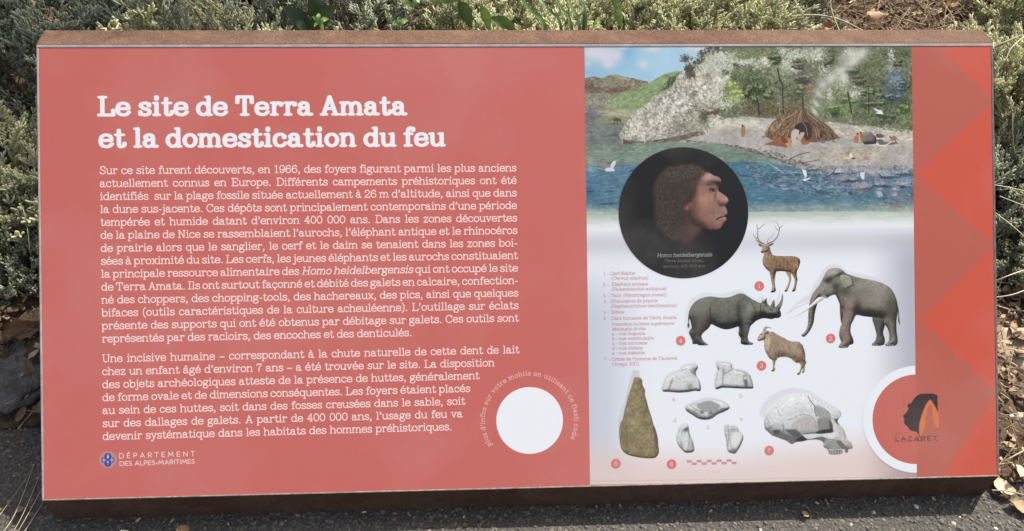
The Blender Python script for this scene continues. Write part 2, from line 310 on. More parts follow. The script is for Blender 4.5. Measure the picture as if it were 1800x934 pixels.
def place_glyph(ch, ox, oy, ux, uy, xh, w, c, alpha, font, xs=1.0, slant=0.0, soft=1.1, nib=1.0):
    """ch at texture point (ox,oy); (ux,uy) writing direction; xh x-height px; w stroke in em tenths"""
    adv, G = segs(ch, font)
    if not len(G): return
    k = xh / 10; wv = w / nib
    if nib > 1:
        G = G.copy(); dot = (G[:, 0] == G[:, 2]) & (G[:, 1] == G[:, 3]); e = w / 2 * 1.15 - wv / 2
        G[dot, 1] -= e; G[dot, 3] += e; G[dot, 4] = 1.12
    def fy(y):
        return np.where(y < 0, y * (1 - wv / 30) + wv / 2, np.where(y <= 10, wv / 2 + y * (10 - wv) / 10, 10 - wv / 2 + (y - 10) * 1.0))
    def tr(x, y):
        y = fy(y); x = x * xs + y * slant
        X = x * k; Y = y * k
        return ox + X * ux + Y * uy, oy + X * uy - Y * ux
    x0, y0 = tr(G[:, 0], G[:, 1]); x1, y1 = tr(G[:, 2], G[:, 3]); W = G[:, 4] * w * k / 2
    pad = W.max() + 2
    b = (max(int(min(x0.min(), x1.min()) - pad), 0), min(int(max(x0.max(), x1.max()) + pad) + 1, TWD), max(int(min(y0.min(), y1.min()) - pad), 0), min(int(max(y0.max(), y1.max()) + pad) + 1, THT))
    X, Y = grid(b); X = X[None]; Y = Y[None] * nib; y0 = y0 * nib; y1 = y1 * nib
    ax, ay = x0[:, None, None], y0[:, None, None]; ex, ey = (x1 - x0)[:, None, None], (y1 - y0)[:, None, None]
    t = np.clip(((X - ax) * ex + (Y - ay) * ey) / (ex * ex + ey * ey + 1e-9), 0, 1)
    D = W[:, None, None] - np.sqrt((X - ax - t * ex) ** 2 + (Y - ay - t * ey) ** 2)
    blend(b, np.clip(D.max(0) / soft + .5, 0, 1) * alpha, c)
def width(s, font, xs, track): return sum(segs(ch, font)[0] * xs + track for ch in s) - track
def text(s, pl, pr, xh, w, c=(244, 222, 226), alpha=1.0, font=FONT, xs=1.0, track=0.0, justify=True, italic=None, scale_x=False, nib=1.0):
    """baseline from photo point pl to pr; words keep their shape, the gaps take up the rest"""
    A = T(*pl); B = T(*pr); L = np.hypot(*(B - A)); u = (B - A) / L; k = xh * S / 10; xh = xh * S
    if scale_x:
        tot = width(s, font, 1, track); xs = L / k / tot; track = track * xs
    words = s.split(' '); ww = [width(q, font, xs, track) if q else 0 for q in words]
    gap = (L / k - sum(ww)) / max(len(words) - 1, 1) if justify and not scale_x else 5 * xs + track
    x = 0
    for q, wd in zip(words, ww):
        sl = .2 if italic and (italic == 1 or q.strip('(),.') in italic) else 0
        for ch in q:
            place_glyph(ch, A[0] + u[0] * x * k, A[1] + u[1] * x * k, u[0], u[1], xh, w, c, alpha, font, xs, sl, 1.1, nib)
            x += segs(ch, font)[0] * xs + track
        x += -track + gap
def lerp(a, b, t): return (a[0] + (b[0] - a[0]) * t, a[1] + (b[1] - a[1]) * t)

RED = (201, 117, 111); WHITE = (244, 246, 252)
BADGES = [(1, 1334.5, 503), (2, 1460, 595), (3, 1338.5, 643), (4, 1196.5, 599), (5, 1082.5, 815), (6, 1180.5, 816), (7, 1352, 792)]
DIA = [((1632, 70), (1748, 178), (1612, 306), (1620, 70)), ((1612, 306), (1750, 431), (1620, 561)), ((1620, 561), (1753, 690), (1662, 836), (1610, 840))]

def paint_landscape():
    X0, X1, Y0, Y1 = 1020, 1616, 70, 392
    R = [(X0, Y0), (X1, Y0), (X1, Y1), (X0, Y1)]
    z = Z(1020, 70, 4.67); q = Z(1310, 70, 4.67)
    # sky
    b = win(TP(R), 0); h, w = b[3] - b[2], b[1] - b[0]
    yy = np.linspace(0, 1, h)[:, None, None]; xx = np.linspace(0, 1, w)[None, :, None]
    n = noise(h, w, 60, 11)[..., None]
    sky = col((140, 188, 222)) * (1 - xx * 2) + col((186, 218, 236)) * xx * 2 + .03 * n
    IMG[b[2]:b[3], b[0]:b[1]] = np.where(xx < .5, sky, col((186, 218, 236)))
    blob(1103, 92, 12, 16, (112, 182, 222), .75); blob(1092, 118, 18, 8, (140, 190, 226), .6)
    for x, y, rx, ry, a in ((1040, 92, 20, 13, .9), (1062, 96, 22, 15, .9), (1082, 98, 12, 9, .8), (1070, 112, 10, 9, .9), (1033, 112, 6, 6, .6), (1131, 114, 8, 7, .9), (1146, 87, 14, 5, .85), (1094, 84, 10, 4, .8), (1228, 86, 14, 4, .8), (1216, 83, 18, 5, .8)):
        blob(x, y, rx, ry, (214, 210, 222), a)
    # ridge, far hills
    fill(z(0, 330, 60, 312, 120, 302, 180, 318, 240, 294, 290, 288, 340, 300, 440, 318, 520, 338, 556, 345, 560, 600, 0, 600), (140, 134, 112), 2, rag=1)
    daubs(z(0, 330, 60, 312, 120, 302, 180, 318, 240, 294, 290, 288, 440, 318, 556, 345, 420, 460, 0, 500), [(140, 140, 110), (122, 100, 95), (158, 148, 122), (126, 136, 104), (112, 92, 90), (170, 158, 130)], 500, 1.8, 21, -10, 30, 2.2, .7)
    clump(1043, 152, 18, 11, [(112, 88, 88), (104, 84, 86), (124, 98, 90)], 170, 1.5, 22, 10, 30, 2.2, .6); clump(1084, 158, 22, 5, [(118, 90, 88), (130, 98, 90), (106, 84, 80)], 120, 1.4, 23, 10, 30, 2.2, .6, rot=-8); clump(1060, 146, 26, 8, [(132, 140, 108), (150, 152, 122)], 120, 1.5, 221, 0, 30, 2.4, .5)
    blob(1092, 137, 18, 2, (196, 170, 140), .7, 14)
    fill(z(250, 500, 330, 440, 430, 420, 540, 370, 620, 320, 700, 280, 780, 262, 860, 262, 840, 560, 260, 590), (138, 162, 112), 3, rag=2)
    daubs(z(200, 470, 330, 440, 430, 420, 540, 370, 620, 320, 700, 280, 780, 262, 860, 262, 740, 560, 200, 580), [(150, 176, 122), (126, 150, 102), (160, 186, 134), (132, 146, 116), (142, 160, 120), (112, 132, 96)], 900, 1.7, 24, -25, 25, 2.4, .6)
    clump(1040, 178, 38, 12, [(164, 164, 158), (140, 142, 128), (120, 124, 104), (178, 176, 172), (128, 132, 112)], 520, 1.4, 25, 80, 40, 1.6, .55)
    clump(1178, 146, 20, 6, [(84, 90, 72), (104, 112, 86), (76, 78, 70)], 150, 1.3, 26, -40, 40, 1.8, .65, rot=-45)
    # plain and distant water
    fill(z(0, 572, 450, 572, 420, 720, 0, 730), (150, 148, 128), 3)
    clump(1030, 204, 30, 13, [(124, 122, 136), (134, 132, 138), (122, 122, 130)], 320, 1.6, 27, 0, 6, 4, .5); clump(1090, 199, 34, 6, [(178, 178, 148), (170, 172, 140)], 160, 1.2, 28, 0, 6, 4, .6); clump(1080, 213, 30, 8, [(150, 164, 116), (136, 150, 104), (144, 152, 116)], 220, 1.2, 281, 0, 8, 4, .55)
    fill(z(0, 700, 360, 690, 420, 850, 700, 850, 720, 934, 0, 934), (132, 134, 132), 4)
    daubs(z(0, 700, 350, 690, 420, 850, 720, 860, 760, 1000, 0, 1000), [(130, 128, 126), (112, 126, 136), (148, 142, 130), (104, 122, 118), (140, 132, 122), (124, 138, 140)], 900, 1.6, 29, 0, 12, 3.4, .55)
    # grazing animals
    for x, s, c in ((1075, 1, (150, 118, 100)), (1083, 1, (80, 64, 60)), (1088, .9, (72, 60, 58))):
        blob(x, 211, 4.2 * s, 2.6 * s, c, .9); line([(x - 2.6, 212), (x - 3, 217)], .9, c, .8); line([(x + 2.6, 212), (x + 3, 217)], .9, c, .8); blob(x - 5, 209, 1.8, 1.4, c, .8)
    blob(1082, 218, 14, 1.2, (70, 76, 56), .6)
    # cliff
    cl = z(345, 850, 320, 780, 380, 680, 440, 600, 520, 540, 600, 470, 680, 430, 760, 380, 800, 300, 840, 262, 900, 190, 1000, 130, 1120, 80, 1500, 60, 1500, 760, 1000, 790, 800, 830, 700, 850, 560, 850)
    fill(cl, (184, 182, 168), 2, rag=3, ragcell=14, seed=2)
    pal = [(206, 202, 190), (184, 182, 170), (164, 162, 148), (214, 210, 196), (146, 144, 132), (188, 188, 166), (168, 174, 152), (134, 130, 118)]
    daubs(cl, pal, 4200, 1.9, 31, 55, 45, 1.9, .7, rag=3)
    daubs(cl, [(128, 124, 116), (110, 108, 98), (140, 136, 120)], 650, 1.2, 32, 60, 40, 2, .7, rag=3)
    daubs(cl, [(232, 230, 220), (226, 226, 214)], 650, 1.3, 33, 60, 40, 1.8, .65, rag=3)
    daubs(z(560, 520, 780, 480, 760, 720, 560, 820, 380, 800, 420, 650), [(226, 220, 204), (212, 204, 188), (234, 230, 220)], 420, 1.7, 34, 60, 40, 1.8, .6)
    daubs(z(1130, 100, 1350, 80, 1420, 400, 1200, 440), [(222, 230, 222), (204, 216, 204), (232, 236, 230), (188, 202, 184)], 520, 1.9, 35, 60, 50, 1.7, .7)
    for (x, y, s, c) in ((950, 540, 7, (112, 120, 96)), (660, 520, 5, (128, 126, 116)), (985, 590, 9, (118, 118, 96)), (1000, 640, 8, (112, 112, 92)), (1260, 590, 10, (132, 146, 112)), (1045, 300, 9, (160, 146, 118)), (1150, 320, 7, (150, 156, 130)), (940, 440, 5, (100, 108, 88)), (900, 590, 5, (130, 136, 112))):
        ox, oy = z(x, y)[0]
        clump(ox, oy, s * 1.3, s, [c, tuple(np.array(c) - 16), tuple(np.array(c) + 14)], int(s * 9), 1.3, int(x), 0, 90, 1.4, .55)
    daubs(z(350, 820, 560, 835, 800, 790, 1000, 740, 1020, 800, 700, 860, 350, 858), [(110, 100, 92), (92, 84, 78), (128, 118, 108)], 420, 1.5, 36, 0, 20, 2.6, .75)
    clump(1198, 226, 30, 14, [(140, 136, 120), (152, 150, 134), (122, 118, 104)], 300, 1.5, 37, -10, 40, 2, .5); clump(1232, 214, 22, 14, [(140, 142, 118), (166, 164, 144), (120, 120, 98), (184, 182, 164)], 260, 1.5, 38, 10, 60, 2, .55); clump(1245, 192, 26, 12, [(176, 174, 158), (200, 196, 184), (150, 146, 130), (130, 120, 100)], 260, 1.5, 39, 30, 60, 2, .55)
    clump(1262, 196, 24, 4, [(104, 88, 70), (122, 98, 76), (90, 78, 62)], 110, 1.3, 391, -10, 30, 2.2, .65, rot=-12); clump(1236, 206, 8, 12, [(104, 108, 84), (88, 94, 74)], 90, 1.3, 392, 60, 50, 1.8, .6)
    rq = np.random.default_rng(88)
    for i_ in range(60):
        t = rq.uniform(0, 1); x = 1110 + 170 * t + rq.uniform(-14, 14); y = 232 - 120 * t + rq.uniform(-22, 34)
        if rq.random() < .5: clump(x, y, rq.uniform(5, 11), rq.uniform(3, 7), [(150, 148, 138), (130, 128, 118), (164, 160, 148)], 26, 1.1, 3000 + i_, 50, 50, 2.2, .45, rot=-35)
        else: clump(x, y, rq.uniform(5, 11), rq.uniform(3, 7), [(228, 226, 216), (214, 212, 200), (236, 234, 226)], 26, 1.2, 3000 + i_, 50, 50, 2.2, .45, rot=-35)
    veins(cl, (92, 88, 78), 12, .06, .6, 1901, False, 1.2, grain=.12, gcell=6)
    # dark pines on the crest
    for x, y, s in ((865, 155, 9), (895, 230, 8), (905, 290, 8), (960, 190, 6), (1010, 110, 8), (985, 160, 8), (1060, 85, 8), (1120, 75, 7), (890, 250, 6)):
        ox, oy = z(x, y)[0]
        blob(ox, oy, s * .7, s * .55, (88, 82, 76), .75)
        clump(ox, oy, s * 1.15, s * .8, [(92, 82, 78), (74, 70, 64), (108, 98, 90), (84, 80, 66)], int(s * 13), 1.0, int(x * 3), 0, 40, 1.8, .7)
    # wood behind the beach
    wd = [(1262, 66), (1310, 60), (1620, 60), (1620, 250), (1560, 240), (1470, 228), (1440, 216), (1300, 212), (1262, 204), (1276, 150), (1290, 120), (1270, 90)]
    fill(wd, (118, 124, 98), 4, rag=6, ragcell=20, seed=4)
    daubs(wd, [(120, 130, 98), (98, 108, 80), (140, 148, 118), (84, 92, 70), (156, 162, 136), (110, 120, 94)], 3400, 2.0, 41, 0, 90, 1.5, .65, rag=5)
    for x, y, rx, ry, c, nn in ((1315, 95, 24, 10, (128, 140, 96), 160), (1360, 104, 16, 9, (96, 106, 74), 130), (1325, 155, 26, 24, (88, 104, 74), 420), (1296, 165, 10, 16, (172, 184, 128), 120), (1282, 170, 12, 14, (166, 178, 118), 110), (1372, 128, 16, 22, (146, 160, 122), 160),
                                (1395, 98, 16, 10, (188, 200, 176), 140), (1344, 108, 14, 10, (196, 194, 180), 90), (1316, 108, 10, 6, (214, 218, 206), 60), (1430, 92, 22, 14, (190, 192, 178), 170), (1415, 130, 18, 20, (96, 98, 82), 260), (1400, 160, 16, 16, (104, 116, 86), 220),
                                (1388, 118, 12, 10, (194, 196, 182), 70), (1462, 105, 12, 14, (92, 98, 76), 150), (1480, 150, 14, 16, (168, 180, 144), 150), (1528, 112, 22, 20, (112, 122, 86), 260), (1520, 140, 26, 14, (96, 104, 76), 260), (1513, 162, 16, 9, (190, 188, 182), 120),
                                (1575, 100, 20, 16, (100, 104, 84), 220), (1565, 122, 12, 10, (170, 166, 152), 80), (1575, 135, 20, 14, (104, 120, 138), 200), (1572, 160, 26, 20, (92, 108, 110), 300), (1580, 190, 22, 20, (84, 94, 78), 260), (1590, 205, 14, 14, (120, 132, 92), 150), (1480, 190, 26, 14, (116, 134, 88), 260),
                                (1458, 175, 12, 16, (150, 158, 130), 110), (1530, 185, 24, 16, (92, 98, 70), 240), (1468, 198, 7, 7, (54, 58, 46), 70), (1420, 150, 10, 14, (150, 112, 96), 90), (1340, 190, 36, 12, (108, 100, 76), 260), (1395, 188, 22, 12, (120, 104, 82), 170), (1498, 100, 8, 8, (170, 176, 140), 60)):
        c = np.array(c); blob(x, y, rx * .7, ry * .7, tuple(c), .45); clump(x, y, rx * 1.15, ry * 1.15, [c, c - 20, c + 18, c - 8, c + 30], int(nn * 1.2), 1.35, int(x * 7 + y), 0, 70, 1.7, .55)
    PR = [(204, 210, 194), (188, 196, 176), (220, 224, 212), (170, 178, 154), (196, 194, 178)]
    for i_, (x, y, rx, ry, nn) in enumerate(((1250, 110, 24, 20, 300), (1268, 132, 20, 18, 260), (1284, 104, 18, 12, 200), (1256, 164, 18, 16, 200), (1276, 185, 14, 8, 110), (1300, 112, 14, 7, 110), (1330, 116, 9, 7, 70), (1376, 90, 10, 8, 80), (1380, 112, 9, 12, 90), (1402, 122, 8, 6, 60), (1440, 96, 16, 10, 130), (1450, 120, 12, 12, 110), (1494, 92, 12, 9, 90), (1484, 138, 6, 16, 80), (1459, 165, 4, 12, 60), (1566, 98, 7, 12, 70), (1412, 136, 8, 4, 50), (1500, 168, 6, 8, 50))):
        clump(x, y, rx, ry, PR, nn, 1.25, 900 + i_, 40, 70, 1.7, .6)
    DG = [(92, 104, 76), (76, 88, 64), (108, 120, 88), (66, 74, 58)]
    for i_, (x, y, rx, ry, nn) in enumerate(((1322, 138, 9, 12, 110), (1312, 158, 12, 14, 150), (1338, 160, 12, 14, 150), (1296, 116, 7, 4, 50), (1276, 128, 7, 5, 50), (1290, 138, 6, 5, 40), (1360, 98, 12, 6, 90), (1404, 108, 9, 6, 80), (1412, 142, 14, 8, 120), (1398, 168, 12, 12, 140), (1462, 98, 8, 12, 100), (1500, 128, 16, 12, 160), (1518, 152, 12, 10, 120), (1528, 180, 20, 10, 170), (1590, 94, 10, 12, 100), (1594, 150, 12, 18, 170), (1560, 186, 16, 14, 170), (1590, 182, 12, 14, 130), (1552, 215, 18, 5, 100))):
        clump(x, y, rx, ry, DG, nn, 1.2, 950 + i_, 0, 60, 1.6, .62)
    clump(1350, 195, 50, 9, [(96, 88, 66), (112, 98, 76), (84, 80, 60), (124, 108, 84)], 420, 1.3, 981, 0, 50, 1.8, .6); clump(1572, 140, 18, 12, [(128, 144, 158), (108, 124, 142), (150, 164, 172)], 150, 1.3, 982, 0, 60, 1.7, .55); clump(1572, 165, 16, 14, [(100, 118, 120), (84, 100, 104)], 160, 1.3, 983, 0, 60, 1.7, .5)
    for p, wv in (([(1330, 172), (1333, 185), (1334, 204)], 2.2), ([(1367, 120), (1370, 138), (1375, 150), (1376, 175), (1377, 200)], 2.0), ([(1411, 172), (1412, 195)], 2.6), ([(1490, 162), (1493, 178), (1497, 200)], 2.2), ([(1527, 152), (1527, 200)], 1.6)):
        line(p, wv, (66, 60, 52), .85)
    for p in ([(1375, 148), (1369, 142), (1362, 148)], [(1376, 160), (1366, 154), (1358, 150)], [(1376, 158), (1384, 152), (1390, 150)], [(1376, 170), (1368, 165), (1360, 168)], [(1377, 172), (1386, 168), (1392, 170)], [(1376, 145), (1383, 140)]):
        line(p, .9, (80, 76, 64), .8)
    # beach
    be = [(1180, 262), (1150, 240), (1260, 205), (1340, 206), (1440, 222), (1530, 222), (1614, 240), (1614, 300), (1500, 296), (1430, 300), (1360, 275), (1300, 262), (1240, 252)]
    be = [(1180, 252), (1240, 236), (1268, 212), (1300, 205), (1440, 214), (1530, 224), (1614, 238), (1614, 306), (1500, 310), (1430, 312), (1360, 290), (1300, 276), (1250, 266), (1180, 262)]
    fill(be, (176, 172, 166), 3, rag=3)
    daubs(be, [(178, 172, 168), (160, 154, 152), (192, 188, 182), (148, 142, 140), (184, 178, 160)], 1800, 1.1, 51, 5, 25, 2, .65)
    clump(1305, 218, 52, 9, [(206, 204, 184), (190, 190, 168), (218, 216, 198)], 380, 1.4, 52, 10, 20, 2.6, .6)
    daubs([(1455, 214), (1614, 230), (1614, 262), (1540, 258), (1470, 238)], [(204, 198, 176), (190, 186, 166), (214, 210, 192), (176, 170, 148)], 520, 1.7, 53, 10, 30, 2.2, .6)
    clump(1495, 272, 66, 13, [(176, 172, 140), (186, 166, 136), (164, 160, 128), (198, 182, 160), (150, 134, 116)], 480, 1.2, 54, 5, 25, 2.4, .6)
    daubs([(1300, 258), (1360, 266), (1460, 300), (1480, 320), (1420, 302), (1300, 268)], [(110, 108, 104), (90, 90, 88), (130, 124, 118), (150, 144, 138)], 420, 1.2, 55, 22, 20, 2.4, .75)
    daubs([(1190, 244), (1300, 256), (1380, 282), (1350, 282), (1300, 266), (1190, 252)], [(104, 100, 96), (86, 82, 80), (126, 118, 110)], 300, 1.1, 56, 10, 20, 2.6, .7)
    # sea
    se = [(1024, 258), (1180, 250), (1260, 252), (1310, 266), (1360, 280), (1430, 304), (1500, 302), (1614, 296), (1614, 384), (1024, 384)]
    fill([(1024, 258), (1180, 250), (1260, 252), (1310, 266), (1360, 280), (1370, 292), (1024, 296)], (124, 142, 130), 3, rag=2)
    daubs([(1024, 256), (1180, 248), (1260, 250), (1310, 264), (1370, 282), (1370, 292), (1024, 294)], [(118, 140, 126), (136, 150, 130), (104, 132, 122), (150, 154, 136), (112, 146, 146), (170, 166, 146)], 900, 1.2, 57, 0, 10, 4, .6)
    sea2 = [(1024, 292), (1310, 284), (1380, 290), (1450, 308), (1614, 298), (1614, 372), (1024, 372)]
    fill(sea2, (86, 126, 150), 3, rag=1)
    daubs(sea2, [(80, 122, 148), (100, 140, 160), (66, 106, 132), (130, 160, 174), (88, 130, 148), (70, 114, 142), (120, 146, 166)], 2600, 1.0, 58, 0, 8, 5, .6)
    clump(1060, 296, 36, 5, [(150, 168, 178), (124, 150, 166)], 90, .8, 581, 0, 8, 5, .6); clump(1500, 352, 90, 9, [(96, 138, 150), (120, 150, 156), (70, 110, 128)], 260, 1.0, 582, 0, 8, 5, .5)
    daubs([(1310, 290), (1440, 306), (1520, 300), (1520, 345), (1440, 345), (1330, 325)], [(142, 150, 166), (120, 132, 150), (166, 166, 178), (98, 120, 146), (84, 90, 104), (66, 70, 84)], 1100, 1.0, 59, 8, 18, 3.4, .62)
    rk = [(1440, 292), (1614, 290), (1614, 376), (1545, 362), (1510, 338), (1460, 322)]
    daubs(rk, [(142, 146, 158), (118, 122, 138), (92, 108, 136), (98, 130, 152), (104, 96, 108)], 900, 1.5, 60, 20, 60, 2, .5)
    for i_, (x, y, rx, ry) in enumerate(((1470, 300, 26, 6), (1492, 312, 24, 8), (1530, 300, 22, 9), (1515, 326, 16, 6), (1560, 306, 20, 8), (1588, 300, 16, 8), (1545, 322, 14, 7), (1585, 322, 16, 8))):
        clump(x, y, rx, ry, [(172, 174, 184), (150, 156, 170), (196, 196, 202), (132, 150, 160)], 80, 1.5, 700 + i_, 20, 50, 1.8, .55); clump(x + 3, y + ry * .8, rx * .9, ry * .35, [(78, 74, 86), (92, 90, 104), (62, 72, 96)], 46, 1.1, 720 + i_, 10, 30, 2.6, .6)
    daubs([(1536, 345), (1614, 330), (1614, 378), (1560, 372)], [(98, 90, 96), (122, 112, 116), (84, 74, 80), (140, 132, 136)], 280, 1.4, 61, 0, 50, 1.7, .65)
    for x, y, rx, ry in ((1514, 329, 12, 6), (1546, 332, 7, 5), (1574, 332, 7, 5), (1533, 305, 10, 8), (1572, 343, 7, 3.5)):
        blob(x, y, rx, ry, (186, 178, 182), .8); blob(x, y + ry * .8, rx, ry * .35, (88, 88, 100), .55)
    # fade of the picture into the white ground
    bb = win(TP([(1024, 355), (1606, 405)]), 0)
    Pf = TP([(1020, 346), (1616, 400)]); b = (int(Pf[0, 0]), min(int(Pf[1, 0]), TWD), int(Pf[0, 1]), int(Pf[1, 1]))
    h, w = b[3] - b[2], b[1] - b[0]; n = noise(h, w, 12, 66, 3, .5, 6) * .10 + noise(h, w, 4, 67, 2, .5, 5) * .05
    t = np.clip(np.linspace(0, 1, h)[:, None] + n, 0, 1); sm_ = lambda a, b_, x: np.clip((x - a) / (b_ - a), 0, 1) ** 2 * (3 - 2 * np.clip((x - a) / (b_ - a), 0, 1))
    a1 = sm_(.12, .62, t)[..., None]; a2 = sm_(.45, .95, t)[..., None]; R_ = IMG[b[2]:b[3], b[0]:b[1]]
    R_[:] = R_ + (col((178, 186, 166)) - R_) * a1 * .85; R_[:] = R_ + (col((228, 232, 236)) - R_) * a2
    for i_ in range(34):
        x = rq.uniform(1040, 1600); y = rq.uniform(296, 366)
        clump(x, y, rq.uniform(14, 40), rq.uniform(1, 3), [[(150, 164, 178), (128, 148, 164), (164, 172, 184)], [(54, 84, 104), (64, 94, 112)], [(104, 128, 140), (120, 132, 146)]][i_ % 3], 30, .7, 4000 + i_, 0, 8, 6, .5)
    for i_ in range(14): clump(rq.uniform(1034, 1090), rq.uniform(232, 290), rq.uniform(10, 22), rq.uniform(1, 3), [[(150, 150, 146), (132, 140, 142)], [(92, 110, 106), (104, 116, 110)]][i_ % 2], 26, .8, 4100 + i_, 0, 8, 5, .5)
    # driftwood
    for p, wv, c in (([(1388, 280), (1405, 272), (1422, 268)], 1.6, (108, 84, 76)), ([(1404, 286), (1420, 285), (1440, 281)], 1.4, (104, 84, 80)), ([(1350, 287), (1362, 294), (1377, 304)], 1.2, (196, 190, 172)), ([(1452, 312), (1464, 304), (1470, 294)], 1.4, (84, 74, 84)), ([(1300, 309), (1320, 310)], 2, (84, 80, 96)), ([(1500, 250), (1516, 251), (1560, 243)], 1, (120, 110, 100))):
        line(p, wv, c, .85)
    # broken colour of the brush over the whole picture
    Pf = TP([(X0, Y0), (X1, 372)]); b = (int(Pf[0, 0]), min(int(Pf[1, 0]), TWD), max(int(Pf[0, 1]), 0), int(Pf[1, 1])); h, w = b[3] - b[2], b[1] - b[0]
    R_ = IMG[b[2]:b[3], b[0]:b[1]]; nn_ = noise(h, w, 7, 201, 2, .7, 1.4) * .09 + noise(h, w, 34, 202, 3, .5) * .10
    keep = np.clip((np.arange(h)[:, None] - T(1200, 128)[1] + b[2] * 0) / 30 + np.clip((np.arange(w)[None, :] + b[0] - T(1200, 100)[0]) / 40, 0, 3), 0, 1)
    IMG[b[2]:b[3], b[0]:b[1]] = np.clip(R_ * (1 + nn_ * keep)[..., None], 0, 1)
    R_ = IMG[b[2]:b[3], b[0]:b[1]]; lum = R_.mean(2, keepdims=True); R_[:] = R_ + (lum - R_) * .16
    for x, y, rx, ry, a in ((1290, 108, 50, 30, .16), (1390, 100, 60, 24, .12)): blob(x, y, rx, ry, (186, 192, 168), a)
    veins([(1262, 84), (1604, 84), (1604, 232), (1440, 212), (1262, 202)], (70, 76, 56), 10, .12, .55, 2101, False, .8, grain=.16, gcell=5)
    tq = np.random.default_rng(61)
    for i_, (x, y, rx, ry, tone) in enumerate(((1330, 150, 15, 22, 0), (1312, 166, 9, 12, 1), (1348, 170, 10, 12, 0), (1362, 104, 13, 9, 0), (1400, 116, 11, 8, 1), (1415, 138, 13, 11, 1), (1405, 160, 10, 12, 0), (1460, 106, 9, 14, 1), (1472, 128, 8, 8, 0), (1500, 122, 15, 10, 0), (1513, 142, 14, 9, 1), (1525, 162, 13, 9, 0), (1484, 178, 11, 8, 2), (1466, 192, 12, 9, 2), (1540, 178, 14, 9, 0), (1578, 112, 10, 9, 1), (1582, 150, 12, 9, 3), (1568, 172, 12, 9, 3), (1592, 192, 12, 12, 2), (1286, 150, 9, 10, 4), (1296, 164, 10, 8, 4), (1556, 202, 12, 8, 0))):
        D = [(70, 82, 56), (66, 68, 54), (82, 102, 60), (62, 80, 88), (132, 146, 88)][tone]; L = [(142, 152, 118), (128, 132, 106), (150, 166, 116), (134, 150, 154), (186, 194, 134)][tone]
        for j_ in range(5):
            ox, oy = x + tq.normal(0, rx * .45), y + tq.normal(0, ry * .4); w_, h_ = rx * tq.uniform(.35, .6), ry * tq.uniform(.25, .42)
            clump(ox, oy + h_ * .5, w_ * 1.1, h_, [D, tuple(np.array(D) - 14), tuple(np.array(D) + 10)], 60, 1.05, 5000 + i_ * 10 + j_, 0, 60, 1.6, .85)
            clump(ox - w_ * .2, oy - h_ * .35, w_ * .9, h_ * .55, [L, tuple(np.array(L) + 12), tuple(np.array(L) - 16)], 30, .9, 6000 + i_ * 10 + j_, 0, 60, 1.6, .78)
    for p, wv in (([(1330, 172), (1333, 185), (1334, 204)], 2.0), ([(1367, 120), (1370, 138), (1375, 150), (1376, 175), (1377, 200)], 2.0), ([(1411, 168), (1412, 195)], 2.2), ([(1490, 162), (1493, 178), (1497, 200)], 2.0), ([(1527, 152), (1527, 200)], 1.5)): line(p, wv, (60, 54, 48), .85)
    for p in ([(1375, 148), (1369, 142), (1362, 148)], [(1376, 160), (1366, 154), (1358, 150)], [(1376, 158), (1384, 152), (1390, 150)], [(1377, 172), (1386, 168), (1392, 170)]): line(p, .9, (74, 68, 58), .8)
    # smoke
    for x, y, rx, ry, a in ((1432, 197, 4, 8, .7), (1434, 182, 4.5, 9, .65), (1439, 165, 5.5, 10, .6), (1446, 150, 8, 10, .6), (1460, 138, 13, 10, .65), (1477, 126, 15, 10, .65), (1500, 108, 17, 9, .7), (1514, 94, 14, 10, .7), (1488, 98, 18, 9, .45), (1483, 134, 6, 14, .5)):
        blob(x, y, rx, ry, (212, 212, 206), min(a * 1.25, .95), -35)
    # hut of branches
    h6 = Z(1300, 180, 6.672)
    hut = h6(285, 400, 330, 310, 380, 240, 440, 190, 520, 150, 600, 105, 680, 80, 760, 80, 830, 120, 900, 190, 980, 230, 1060, 290, 1130, 380, 1180, 420, 1080, 450, 860, 470, 700, 470, 560, 480, 400, 450)
    fill(hut, (116, 96, 80), 1.5, rag=3, ragcell=5)
    daubs(h6(285, 400, 380, 240, 520, 150, 700, 80, 700, 240, 600, 300, 560, 450, 400, 440), [(166, 140, 112), (142, 116, 92), (106, 86, 72), (180, 156, 128), (84, 68, 58)], 520, .75, 71, -52, 16, 6, .8)
    daubs(h6(700, 80, 830, 120, 900, 190, 1060, 290, 1170, 420, 880, 460, 860, 250, 760, 200), [(118, 100, 84), (86, 74, 66), (140, 118, 98), (66, 58, 54), (146, 116, 98)], 460, .75, 72, 55, 18, 6, .8)
    for i_ in range(46):
        a_ = rq.uniform(-1.25, 1.25); x0, y0 = 735 + 120 * math.sin(a_) * rq.uniform(.2, 1), 120 + 110 * (1 - math.cos(a_)) * rq.uniform(.5, 1); L0 = rq.uniform(60, 190)
        line(h6(x0 - 20 * math.sin(a_), y0 - 24, x0 + L0 * math.sin(a_) * 1.3, y0 + L0 * abs(math.cos(a_))), rq.uniform(.6, 1.3), [(178, 156, 128), (88, 72, 62), (140, 112, 88), (62, 54, 50)][i_ % 4], .75)
    fill(h6(640, 320, 660, 265, 740, 235, 820, 245, 850, 310, 840, 400, 800, 440, 700, 420, 650, 350), (66, 56, 52), 6, .9, True)
    for p in (h6(745, 240, 780, 300, 800, 400), h6(880, 290, 910, 420), h6(900, 290, 935, 400), h6(650, 250, 628, 310), h6(580, 320, 545, 430), h6(465, 75, 475, 150), h6(515, 75, 545, 125), h6(405, 160, 420, 190)):
        line(p, 1.0, (190, 168, 136), .85)
    fill(h6(610, 340, 650, 310, 700, 330, 690, 400, 660, 420, 690, 480, 620, 490, 600, 400), (196, 184, 176), 2); fill(h6(680, 400, 720, 350, 765, 355, 750, 400, 700, 480, 670, 480), (182, 172, 164), 2)
